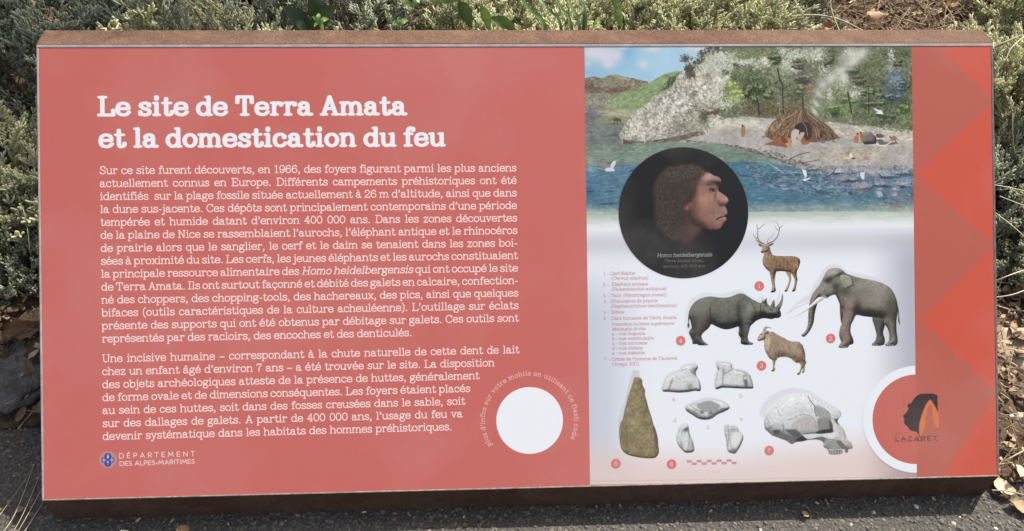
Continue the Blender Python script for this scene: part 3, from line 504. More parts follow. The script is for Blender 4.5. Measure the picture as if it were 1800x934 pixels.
    # the people by the hut
    for p, c in ((h6(290, 495, 380, 460, 440, 450, 540, 490, 560, 530, 480, 520, 380, 505), (136, 92, 70)), (h6(370, 445, 430, 425, 440, 400, 480, 395, 520, 415, 535, 470, 500, 490, 450, 460), (158, 108, 86)), (h6(570, 430, 610, 420, 605, 540, 570, 530), (190, 146, 108)), (h6(725, 430, 760, 410, 780, 450, 820, 460, 810, 490, 740, 500, 720, 470), (156, 106, 76)), (h6(18, 290, 55, 280, 70, 340, 50, 400, 20, 400), (162, 118, 92)), (h6(480, 400, 520, 405, 545, 440, 540, 480, 510, 480), (128, 74, 64))):
        fill(p, c, 3.0, .85, True)
    for x, y, r in ((455, 395, 3), (590, 405, 3.2), (783, 420, 3), (822, 418, 2.4), (35, 275, 3.4)):
        ox, oy = h6(x, y)[0]; disc(ox, oy, r * .5, (70, 48, 44), 1.6, .95)
    for x, y, r in ((980, 465, 4), (1045, 445, 3.2), (1100, 460, 2.6), (930, 455, 2.4), (275, 408, 2.6)):
        ox, oy = h6(x, y)[0]; disc(ox, oy, r, (122, 118, 118), 2.5, .9, r * .7)
    # boulder and people at the right
    g6 = Z(1450, 180, 6.672)
    inflate(g6(430, 380, 450, 350, 520, 345, 570, 380, 600, 420, 600, 480, 540, 490, 450, 485), (50, 50, 48), (104, 100, 96), (160, 156, 148), 8)
    fill(g6(600, 440, 660, 430, 700, 470, 830, 470, 870, 480, 780, 500, 640, 500), (84, 78, 76), 3, .7)
    for p, c in ((g6(340, 410, 370, 385, 400, 410, 385, 470, 365, 475, 345, 450), (164, 114, 80)), (g6(405, 380, 430, 360, 455, 410, 430, 465, 415, 440), (166, 108, 84)), (g6(770, 410, 810, 395, 838, 410, 835, 445, 815, 440, 780, 450, 770, 430), (150, 106, 88)), (g6(600, 385, 640, 370, 690, 390, 680, 415, 610, 415), (92, 82, 80))):
        fill(p, c, 3.0, .85, True)
    for x, y, r in ((383, 370, 3), (418, 357, 2.4), (765, 402, 2.2), (615, 380, 2.4)):
        ox, oy = g6(x, y)[0]; disc(ox, oy, r * .6, (62, 46, 44), 1.6, .95)
    line(g6(815, 440, 840, 475), 1.4, (120, 78, 62)); line(g6(790, 445, 785, 470), 1.2, (150, 98, 80))
    line(g6(605, 425, 680, 430, 750, 430), 1.5, (226, 222, 214)); line(g6(605, 490, 660, 510, 720, 500, 785, 460), 1.6, (226, 222, 214))
    disc(*g6(480, 655)[0], 6, (168, 108, 122), 6, .65, 3.4); disc(*g6(305, 630)[0], 3, (232, 228, 212), 3, .9, 5); disc(*g6(255, 655)[0], 6, (220, 212, 184), 3, .8, 2); disc(*g6(335, 658)[0], 4, (64, 58, 56), 2, .8, 1.4)
    # gulls
    gl = (222, 228, 236)
    fill(g6(570, 62, 620, 88, 665, 98, 680, 130, 678, 142, 630, 138, 596, 128, 620, 112, 600, 100, 578, 82), gl, 1.6)
    a = Z(1300, 240, 4.67)
    fill(a(512, 268, 545, 280, 552, 320, 540, 345, 520, 300), gl, 1.6); fill(a(512, 352, 560, 345, 585, 328, 570, 352, 535, 370), gl, 1.6)
    fill(a(985, 300, 1028, 290, 1022, 355, 1000, 350), gl, 2, .9); fill(a(1115, 450, 1160, 450, 1180, 490, 1140, 500), (176, 196, 204), 2, .8)
    fill(a(610, 415, 640, 442, 700, 440, 740, 470, 660, 478, 625, 460), (72, 96, 112), 2, .8)
    m = Z(1028, 180, 7.787)
    fill(m(270, 925, 300, 895, 345, 895, 355, 850, 385, 805, 430, 800, 420, 850, 385, 905, 420, 935, 400, 945, 290, 945), (206, 210, 222), 1.6); fill(m(190, 855, 260, 840, 340, 865, 360, 890, 290, 900, 210, 875), (150, 136, 136), 1.8)

def paint_portrait():
    mark('portrait_roundel', ring(1201.5, 374.3, 115.9, 64), 2, False)
    disc(1201.5, 374.3, 115.9, (58, 53, 54), 1.5)
    b = win(TP([(1085, 258), (1318, 491)]), 0); X, Y = grid(b); C0 = T(1201.5, 374.3)
    z = Z(1130, 260, 5.189)
    clip_to([(1201.5 + 115.9 * math.cos(a), 374.3 + 115.9 * math.sin(a)) for a in np.linspace(0, 6.283, 60)[:-1]], smooth=False)
    hair = z(90, 440, 85, 360, 110, 290, 150, 230, 230, 170, 340, 140, 430, 135, 520, 155, 575, 200, 600, 232, 560, 250, 500, 290, 480, 350, 440, 440, 410, 520, 390, 600, 400, 700, 380, 780, 300, 860, 220, 820, 140, 740, 100, 650, 95, 540)
    fill(hair, (84, 74, 69), 22, .95, True)
    daubs(hair, [(102, 91, 85), (84, 74, 69), (116, 104, 97), (66, 58, 56), (94, 82, 76)], 2200, .6, 81, 60, 90, 3.6, .4, margin=7)
    daubs(z(180, 180, 430, 140, 540, 170, 480, 280, 380, 300, 200, 330), [(120, 108, 102), (104, 92, 86), (84, 72, 68)], 300, .7, 82, 30, 60, 3.4, .5, margin=3)
    # neck fading into the dark
    fill(z(380, 560, 440, 640, 540, 720, 500, 800, 420, 870, 370, 880, 330, 800, 360, 660), (96, 72, 68), 18, .9, True)
    fill(z(420, 600, 480, 680, 520, 740, 440, 800, 400, 740), (112, 82, 76), 16, .6, True)
    face = z(500, 285, 540, 240, 600, 225, 640, 250, 690, 268, 715, 295, 712, 330, 688, 362, 692, 395, 735, 425, 765, 450, 780, 480, 765, 510, 748, 530, 762, 560, 770, 595, 752, 625, 762, 655, 735, 690, 705, 730, 655, 755, 590, 748, 520, 722, 460, 690, 425, 640, 405, 580, 395, 545, 375, 540, 395, 515, 430, 480, 455, 420, 470, 350)
    inflate(face, (74, 52, 50), (146, 106, 96), (188, 148, 134), 24, (.5, -.4), nz=.14, seed=83, rag=1, ncell=12)
    daubs(face, [(160, 116, 106), (140, 100, 90), (178, 134, 122), (128, 90, 82), (164, 124, 104)], 700, .9, 84, 60, 50, 2.6, .25, margin=4)
    head = z(90, 440, 85, 360, 110, 290, 150, 230, 230, 170, 340, 140, 430, 135, 520, 155, 575, 200, 610, 228, 640, 250, 690, 268, 715, 295, 712, 330, 688, 362, 692, 395, 735, 425, 765, 450, 780, 480, 765, 510, 748, 530, 762, 560, 770, 595, 752, 625, 762, 655, 735, 690, 705, 730, 655, 755, 590, 748, 520, 740, 420, 870, 200, 860, 90, 640)
    clip_to(head)
    bl = lambda x, y, rx, ry, c, a, r=0: blob(*z(x, y)[0], rx, ry, c, a, r)
    bl(590, 280, 11, 8, (206, 178, 166), .7); bl(520, 380, 7, 9, (186, 124, 118), .6); bl(545, 470, 12, 9, (196, 146, 104), .75); bl(450, 600, 8, 14, (142, 106, 86), .7); bl(560, 540, 12, 10, (182, 132, 120), .5)
    bl(655, 318, 15, 5, (82, 64, 58), .85, 10); bl(700, 335, 6, 7, (62, 50, 48), .8); bl(600, 335, 6, 3, (84, 62, 58), .7, 15)
    bl(632, 388, 7, 4, (112, 76, 70), .85); line(z(602, 386, 622, 378, 648, 383, 655, 396), 1.3, (60, 42, 40), .9); disc(*z(640, 390)[0], 1.3, (44, 34, 34), 2); bl(632, 372, 7, 2, (90, 62, 58), .7, 8); line(z(600, 405, 625, 425, 655, 420), 1.0, (124, 84, 76), .7)
    bl(660, 440, 2.5, 12, (104, 74, 70), .6, 8); bl(722, 462, 6, 5, (200, 138, 122), .6); bl(757, 468, 3, 4, (196, 150, 140), .6); bl(735, 440, 4, 6, (176, 138, 128), .4); bl(718, 522, 6, 3.5, (74, 48, 48), .85); bl(690, 500, 3, 6, (118, 76, 72), .7)
    bl(710, 570, 10, 9, (136, 112, 106), .6); bl(745, 580, 5, 6, (150, 122, 114), .5)
    line(z(672, 655, 700, 635, 735, 628, 768, 612), 2.0, (70, 44, 46), .95); line(z(690, 672, 730, 668, 755, 655), 2.6, (164, 112, 108), .8); line(z(664, 668, 678, 640), 1.6, (96, 66, 64), .6)
    bl(620, 720, 14, 5, (164, 108, 96), .6, 12); bl(520, 690, 18, 7, (84, 60, 56), .6, 25); bl(440, 620, 8, 16, (80, 58, 52), .6, -15); bl(480, 560, 10, 18, (120, 88, 76), .45); bl(590, 600, 16, 12, (136, 98, 90), .45); bl(690, 705, 6, 7, (162, 112, 104), .6); bl(600, 650, 12, 10, (168, 122, 114), .45)
    bl(470, 520, 4, 20, (112, 80, 72), .5, 5); bl(405, 545, 4, 5, (170, 112, 96), .9); line(z(372, 545, 392, 556, 402, 540), 1.6, (176, 120, 106), .8); bl(385, 480, 5, 12, (96, 66, 60), .6)
    bl(500, 300, 7, 16, (122, 92, 88), .55, 25); bl(460, 400, 3, 18, (100, 78, 74), .6, 10)
    line(z(560, 600, 600, 640, 640, 650), .9, (132, 94, 88), .5); line(z(655, 540, 640, 590, 650, 620), 1.0, (124, 86, 82), .5); line(z(560, 270, 600, 262, 640, 272), .8, (150, 116, 106), .5)
    daubs(z(440, 240, 520, 220, 600, 225, 560, 250, 510, 290, 480, 350, 455, 420), [(78, 66, 62), (98, 84, 78)], 150, .7, 85, 70, 40, 3.2, .6)
    clip_to()
    P_ = IMG[b[2]:b[3], b[0]:b[1]]; lum = P_.mean(2, keepdims=True); Yg, Xg = np.mgrid[b[2]:b[3], b[0]:b[1]]; dm = (np.hypot(Xg - C0[0], Yg - C0[1]) < 114 * S)[..., None]
    P_[:] = P_ + (lum * np.array([1.05, 1.0, .96], np.float32) - P_) * np.clip(1.5 - lum * 3.0, .25, .95) * dm
    daubs(z(100, 300, 200, 180, 430, 138, 560, 190, 480, 300, 420, 480, 380, 640, 200, 760, 110, 620), [(118, 104, 94), (94, 82, 76), (74, 64, 60)], 700, .55, 86, 60, 90, 4, .35, margin=4)
    text("Homo heidelbergensis", (1154.5, 452.3), (1251.5, 450.8), 5.0, 1.5, (206, 206, 204), .95, italic=1, scale_x=True)
    text("Terra Amata (Nice),", (1168, 461.2), (1238, 460.6), 3.7, 1.6, (150, 147, 145), .9, scale_x=True)
    text("environ 400 000 ans", (1166, 470.8), (1239.5, 470), 3.7, 1.6, (150, 147, 145), .9, scale_x=True)
    disc(1142, 448.5, .9, (130, 128, 126), 1.5, .8)

def paint_deer():
    z = Z(1300, 380, 6.675)
    far = z(535, 640, 575, 720, 580, 745, 560, 810, 535, 860, 525, 880, 553, 886, 575, 840, 605, 745, 600, 690, 605, 640)
    inflate(far, (110, 90, 66), (160, 138, 104), (212, 196, 166), 3)
    body = z(350, 362, 365, 410, 382, 455, 430, 466, 520, 470, 600, 468, 660, 475, 700, 495, 713, 530, 695, 600, 672, 645, 668, 690, 680, 745, 668, 800, 656, 868, 640, 885, 617, 885, 618, 870, 640, 820, 648, 745, 622, 690, 596, 655, 540, 650, 480, 645, 430, 650, 417, 700, 411, 770, 416, 820, 426, 870, 412, 890, 372, 898, 363, 888, 380, 868, 385, 820, 374, 765, 364, 700, 350, 650, 310, 618, 276, 570, 268, 520, 280, 470, 290, 425, 300, 400)
    mark('deer_picture', body, 2, False)
    inflate(body, (84, 68, 56), (136, 112, 92), (170, 146, 120), 9, smooth=False, seed=91)
    veins(body, (90, 72, 60), 6, .1, .3, 1801, False, grain=.22)
    daubs(z(390, 470, 600, 475, 690, 500, 690, 590, 600, 620, 430, 620, 350, 620), [(128, 104, 86), (112, 90, 76), (146, 120, 100), (98, 80, 68)], 240, .7, 92, 20, 40, 2.6, .5)
    daubs(z(290, 440, 350, 380, 378, 470, 330, 590, 290, 580, 272, 520), [(176, 164, 144), (150, 140, 120), (196, 186, 168), (128, 118, 100)], 120, .6, 93, 75, 20, 3, .6)
    daubs(z(600, 560, 680, 520, 690, 600, 640, 650), [(190, 154, 116), (172, 136, 102)], 60, .8, 94, 70, 20, 2.4, .6)
    daubs(z(388, 700, 412, 700, 420, 860, 385, 870), [(206, 190, 158), (184, 164, 130)], 40, .6, 95, 88, 8, 3, .6); daubs(z(650, 760, 672, 760, 655, 860, 630, 860), [(200, 186, 156)], 24, .5, 96, 100, 8, 3, .6)
    line(z(560, 540, 565, 580, 560, 610), 1.2, (84, 66, 54), .6); line(z(430, 560, 428, 640), 1, (90, 72, 60), .5)
    inflate(z(262, 352, 300, 325, 345, 335, 353, 368, 340, 400, 320, 422, 290, 425, 270, 434, 250, 424, 252, 402, 265, 380), (96, 82, 68), (150, 134, 112), (182, 168, 146), 5)
    for p in (z(215, 325, 240, 358, 270, 350, 255, 332), z(343, 338, 370, 322, 400, 318, 385, 340, 352, 352)): fill(p, (124, 108, 90), 1.2, 1, True)
    disc(*z(265, 425)[0], 1.8, (54, 44, 42), 1.6, 1, 1.2); disc(*z(314, 362)[0], .8, (40, 34, 32), 1.4)
    an = (112, 96, 84)
    for p, w_ in ((z(285, 325, 245, 305, 218, 270, 210, 210, 215, 150), 2.0), (z(215, 150, 203, 125, 208, 90), 1.2), (z(215, 152, 240, 140, 268, 112, 300, 85), 1.1), (z(235, 300, 200, 285, 188, 262), 1.3), (z(222, 270, 180, 245, 160, 215), 1.2), (z(275, 325, 225, 312, 195, 288), 1.2),
                  (z(335, 322, 390, 298, 430, 260, 455, 210, 468, 150), 2.0), (z(468, 150, 455, 110, 420, 65), 1.2), (z(462, 170, 430, 150, 415, 110), 1.1), (z(466, 145, 490, 125, 505, 105), 1.1), (z(330, 318, 328, 290, 345, 262), 1.2), (z(345, 265, 380, 235, 410, 190), .5)):
        line(p, w_, an, .9, taper=(1, .5))
    for p in (z(362, 888, 375, 878, 415, 875, 412, 892), z(524, 880, 535, 868, 556, 872, 550, 887), z(614, 882, 625, 868, 648, 870, 640, 887)): fill(p, (66, 56, 52), 1.3)

def paint_elephant():
    z = Z(1380, 450, 5.495)
    # ghost, far tusk
    fill(z(330, 200, 380, 120, 440, 80, 520, 90, 570, 130, 600, 160, 480, 200, 300, 330, 260, 420, 200, 440, 120, 470, 30, 560, 60, 500, 180, 400, 240, 360, 280, 270), (206, 208, 216), 6, .55, True)
    fill(z(600, 155, 750, 180, 880, 210, 960, 255, 900, 250, 740, 215), (206, 208, 216), 6, .55, True)
    fill(z(0, 560, 90, 500, 235, 440, 235, 455, 110, 505, 20, 565), (214, 214, 218), 2.5, .9)
    line(z(1075, 470, 1092, 520, 1095, 580, 1103, 655), 2.2, (96, 88, 84), .9); disc(*z(1098, 620)[0], 1.4, (90, 80, 78), 2, .9, 4)
    # far legs
    inflate(z(528, 460, 545, 500, 560, 560, 550, 640, 540, 640, 530, 560), (62, 54, 52), (90, 80, 76), (110, 100, 94), 5)
    inflate(z(845, 590, 955, 600, 960, 680, 945, 740, 962, 800, 958, 850, 920, 866, 850, 866, 838, 850, 870, 820, 882, 760, 862, 680), (54, 54, 50), (88, 88, 82), (116, 116, 108), 9, seed=3)
    body = z(400, 150, 440, 122, 500, 116, 550, 135, 590, 168, 650, 190, 740, 215, 850, 235, 940, 265, 1010, 305, 1055, 370, 1080, 440, 1088, 520, 1075, 620, 1075, 720, 1085, 790, 1085, 840, 1060, 866, 985, 870, 966, 855, 1000, 820, 1005, 760, 990, 700, 955, 650, 935, 600, 850, 592, 760, 582, 690, 570, 660, 620, 636, 670, 632, 740, 655, 800, 658, 845, 620, 862, 600, 885, 540, 888, 516, 876, 540, 830, 522, 770, 530, 700, 556, 620, 560, 540, 530, 470, 500, 400, 480, 372, 430, 390, 400, 408, 370, 395, 330, 420, 305, 480, 285, 560, 275, 640, 240, 720, 185, 780, 158, 762, 200, 720, 222, 640, 225, 540, 240, 440, 270, 360, 330, 280, 365, 215)
    mark('elephant_picture', body, 2)
    inflate(body, (60, 57, 54), (118, 113, 106), (168, 163, 154), 20, (-.25, -.75), smooth=True, seed=101, nz=.16, ncell=12)
    daubs(body, [(122, 120, 112), (102, 100, 93), (142, 139, 130), (90, 89, 83), (134, 131, 123)], 900, .7, 102, 60, 60, 3, .35, margin=3)
    daubs(z(560, 420, 670, 420, 680, 560, 636, 670, 640, 840, 530, 860, 535, 700, 570, 560), [(150, 130, 122), (136, 116, 108), (164, 146, 136), (112, 96, 90)], 420, .6, 103, 110, 30, 3.4, .35, margin=8)
    clip_to(body); veins(body, (70, 70, 64), 9, .10, .30, 1601, grain=.22, gcell=4)
    bl = lambda x, y, rx, ry, c, a, r=0: blob(*z(x, y)[0], rx, ry, c, a, r)
    bl(610, 560, 9, 22, (146, 124, 116), .7, 8); bl(585, 760, 9, 20, (146, 124, 116), .7, 0); bl(640, 450, 7, 8, (150, 130, 124), .5)
    bl(880, 400, 18, 15, (156, 152, 143), .5); bl(920, 340, 14, 10, (146, 142, 132), .5); bl(760, 330, 12, 14, (118, 120, 108), .4); bl(790, 540, 26, 6, (64, 64, 58), .75, 8); bl(700, 500, 7, 14, (58, 58, 52), .7); bl(1010, 500, 10, 18, (76, 76, 70), .6); bl(580, 340, 10, 8, (74, 76, 68), .7)
    bl(680, 230, 12, 6, (92, 98, 82), .6, 10); bl(640, 800, 3, 14, (58, 54, 52), .7, -8); bl(965, 640, 8, 6, (130, 126, 118), .5); bl(900, 560, 18, 6, (62, 62, 56), .6)
    # head
    bl(455, 165, 12, 8, (176, 174, 164), .8); bl(430, 225, 9, 5, (60, 62, 54), .8, -30); bl(520, 180, 9, 3, (54, 56, 50), .85, -25); bl(410, 240, 7, 4, (58, 58, 52), .7, 20); bl(440, 330, 12, 8, (158, 160, 148), .7, -30); bl(360, 360, 6, 5, (168, 168, 158), .6); bl(490, 290, 7, 9, (64, 66, 58), .8); bl(500, 240, 9, 6, (130, 134, 120), .6)
    inflate(z(530, 210, 545, 180, 590, 178, 635, 200, 655, 250, 658, 285, 620, 305, 575, 320, 565, 290, 545, 250), (80, 80, 72), (146, 146, 134), (176, 174, 162), 5, seed=5)
    line(z(545, 182, 590, 180, 636, 202, 656, 255, 656, 290), 1.1, (70, 70, 64), .8); line(z(560, 240, 580, 260, 575, 310), 1.2, (90, 90, 82), .6)
    # trunk rings
    for i in range(26):
        t = i / 25; P = [(322, 300), (268, 420), (250, 500), (250, 600), (232, 690), (190, 755)]; Q = spline(P, False, 6); p0 = Q[int(t * 29)]
        wv = 46 * (1 - t) + 16; x, y = p0
        line(z(x - wv * .45, y + 6, x, y - 1, x + wv * .5, y + 5), .45, (88, 84, 78), .55)
    bl(262, 600, 2, 22, (92, 84, 80), .5, 5)
    clip_to()
    # tusk
    inflate(z(372, 394, 384, 404, 350, 432, 260, 490, 180, 545, 90, 588, 30, 612, 14, 628, 30, 604, 100, 572, 190, 515, 270, 450, 320, 400), (170, 164, 158), (222, 220, 218), (244, 244, 244), 4, seed=8, nz=.05)
    fill(z(330, 398, 372, 372, 410, 400, 402, 412, 372, 398), (150, 148, 138), 1.5)
    for x, y in ((540, 872), (560, 880), (580, 880), (860, 855), (885, 860), (990, 858), (1012, 862), (1036, 862)): disc(*z(x, y)[0], 1.9, (176, 168, 158), 2, .8, 1.5)

def paint_rhino():
    z = Z(1190, 500, 7.781)
    body = z(160, 400, 185, 320, 240, 245, 320, 195, 400, 172, 470, 166, 560, 178, 640, 182, 720, 172, 790, 145, 850, 124, 910, 130, 960, 160, 1020, 200, 1090, 235, 1140, 255, 1165, 230, 1175, 200, 1185, 225, 1225, 185, 1228, 240, 1250, 280, 1280, 290, 1325, 208, 1338, 300, 1352, 305, 1395, 260, 1425, 200, 1440, 120, 1450, 180, 1440, 260, 1420, 320, 1405, 345, 1415, 370, 1422, 410, 1418, 438, 1380, 460, 1340, 460, 1290, 475, 1230, 465, 1180, 462, 1130, 475, 1080, 500, 1030, 545, 1000, 580, 985, 640, 965, 720, 985, 780, 1035, 800, 1035, 822, 960, 828, 905, 822, 870, 800, 875, 740, 842, 680, 850, 610, 838, 575, 760, 600, 690, 615, 620, 608, 540, 575, 470, 545, 430, 600, 370, 650, 335, 700, 350, 760, 385, 795, 415, 815, 412, 832, 300, 832, 275, 815, 215, 815, 210, 770, 190, 720, 165, 670, 172, 630, 200, 590, 190, 520, 172, 470, 160, 520, 172, 545, 165, 580, 150, 595, 142, 545, 150, 520, 152, 460)
    mark('rhinoceros_picture', body, 2)
    G = TP(body) + np.array((-5, -7)) * S; bg = win(G, 6); dg = sdf_poly(G, bg); blend(bg, np.clip(dg / 5 + .5, 0, 1) * .5, (208, 210, 216))
    inflate(body, (54, 52, 50), (101, 98, 92), (140, 138, 130), 24, (-.1, -.7), smooth=True, seed=111, nz=.14, ncell=14)
    daubs(body, [(100, 100, 93), (86, 87, 81), (114, 115, 107), (104, 102, 94), (78, 79, 75)], 900, .7, 112, 70, 60, 2.6, .3, margin=4)
    clip_to(body); veins(body, (62, 64, 60), 8, .10, .28, 1701, grain=.20, gcell=4)
    bl = lambda x, y, rx, ry, c, a, r=0: blob(*z(x, y)[0], rx, ry, c, a, r)
    bl(370, 300, 12, 14, (124, 132, 124), .6); bl(650, 370, 14, 16, (116, 120, 110), .5); bl(990, 340, 6, 14, (146, 154, 148), .65, 12); bl(940, 420, 9, 9, (118, 126, 120), .6); bl(840, 400, 4, 22, (62, 64, 60), .6, 0); bl(620, 570, 26, 5, (50, 50, 46), .75, 4); bl(560, 250, 22, 8, (112, 114, 100), .5); bl(930, 180, 14, 7, (104, 108, 92), .5)
    bl(960, 620, 6, 14, (120, 126, 122), .65, 5); bl(890, 640, 4, 16, (52, 52, 50), .6); bl(250, 650, 5, 18, (58, 58, 54), .6, 5); bl(320, 600, 12, 10, (104, 106, 98), .5); bl(220, 560, 6, 12, (66, 68, 64), .6)
    line(z(455, 310, 450, 380, 462, 440, 466, 520), 1.3, (50, 50, 48), .75); line(z(915, 520, 960, 500, 1000, 505, 1022, 525), 1.2, (138, 144, 138), .8); line(z(915, 530, 960, 510, 1005, 518), 1, (56, 56, 54), .7)
    line(z(1010, 230, 1050, 320, 1080, 400, 1075, 470), 1.1, (62, 64, 58), .6); line(z(1050, 300, 1100, 380, 1110, 440), .9, (120, 122, 110), .5); line(z(1145, 270, 1140, 350, 1155, 440), 1.6, (58, 58, 54), .7)
    bl(1210, 340, 5, 4, (150, 154, 142), .6); bl(1185, 400, 4, 8, (64, 64, 60), .5); bl(1340, 350, 6, 4, (128, 130, 118), .5); disc(*z(1280, 350)[0], 1.1, (34, 34, 32), 1.6); line(z(1262, 340, 1285, 338, 1300, 350), .7, (60, 60, 56), .7); line(z(1300, 410, 1340, 440, 1400, 435), 1, (48, 46, 44), .8); bl(1385, 390, 3.5, 2.5, (50, 48, 46), .7); line(z(1350, 395, 1375, 380, 1405, 385), .8, (60, 58, 54), .7)
    fill(z(1405, 260, 1435, 200, 1442, 130, 1452, 190, 1440, 270, 1415, 330, 1400, 340), (150, 146, 142), 1.6, .75); fill(z(1170, 260, 1215, 210, 1210, 260), (60, 56, 54), 2, .7)
    for x, y in ((380, 822), (400, 820), (1000, 812), (1025, 808), (985, 820)): disc(*z(x, y)[0], 1.5, (140, 144, 142), 2, .8, 1)

    clip_to()
def paint_goat():
    z = Z(1310, 560, 8.492)
    for p in (z(405, 600, 450, 600, 445, 660, 435, 720, 445, 750, 430, 785, 395, 788, 392, 775, 410, 740, 412, 680), z(850, 600, 895, 620, 910, 660, 890, 700, 885, 760, 880, 800, 850, 808, 845, 795, 860, 760), z(790, 640, 870, 640, 870, 720, 840, 770, 820, 820, 790, 840, 768, 828, 800, 800, 820, 750, 825, 690)):
        inflate(p, (92, 82, 62), (140, 128, 100), (180, 168, 138), 4)
    body = z(280, 320, 310, 250, 345, 205, 400, 195, 440, 215, 500, 250, 560, 280, 620, 315, 690, 342, 780, 345, 830, 370, 865, 420, 885, 490, 895, 560, 888, 640, 850, 655, 800, 655, 770, 665, 730, 640, 690, 600, 640, 580, 590, 570, 530, 570, 480, 590, 465, 620, 420, 625, 370, 600, 335, 550, 300, 490, 285, 420)
    mark('goat_picture', body, 2)
    inflate(body, (96, 80, 70), (150, 128, 112), (190, 172, 154), 14, (-.4, -.6), seed=121, rag=1.5)
    daubs(body, [(158, 136, 120), (132, 110, 96), (186, 166, 146), (112, 92, 82), (200, 184, 162), (146, 124, 108)], 900, .45, 122, 72, 14, 7, .5)
    daubs(z(280, 330, 340, 240, 380, 300, 350, 480, 310, 500), [(206, 192, 168), (188, 172, 148), (222, 210, 190)], 130, .45, 123, 92, 12, 7, .55)
    daubs(z(480, 480, 560, 480, 620, 560, 480, 590), [(110, 94, 92), (96, 80, 78)], 90, .5, 124, 85, 12, 6, .55); daubs(z(700, 540, 860, 560, 860, 650, 760, 650), [(104, 84, 78), (120, 98, 88)], 110, .5, 125, 75, 16, 6, .55)
    inflate(z(182, 310, 205, 270, 235, 230, 260, 190, 300, 175, 350, 190, 340, 215, 305, 240, 300, 290, 275, 318, 235, 330, 205, 338, 188, 328), (100, 80, 68), (164, 142, 126), (206, 190, 172), 5, seed=4)
    fill(z(262, 190, 280, 135, 320, 118, 385, 140, 375, 150, 330, 135, 305, 160, 292, 190), (176, 164, 146), 1.3, 1, True); line(z(300, 180, 312, 150, 345, 135), 1, (96, 84, 76), .7)
    line(z(195, 285, 225, 240, 235, 228), 1.4, (86, 66, 56), .7); disc(*z(245, 235)[0], .9, (44, 34, 32), 1.4); disc(*z(190, 315)[0], 1.1, (90, 60, 54), 1.6); line(z(330, 190, 350, 205, 320, 235), 1.2, (110, 92, 80), .7)
    for p in (z(770, 825, 810, 810, 815, 830, 790, 842), z(392, 775, 415, 765, 412, 790, 395, 789), z(848, 800, 880, 790, 878, 805, 855, 812)): fill(p, (84, 66, 58), 1.4)

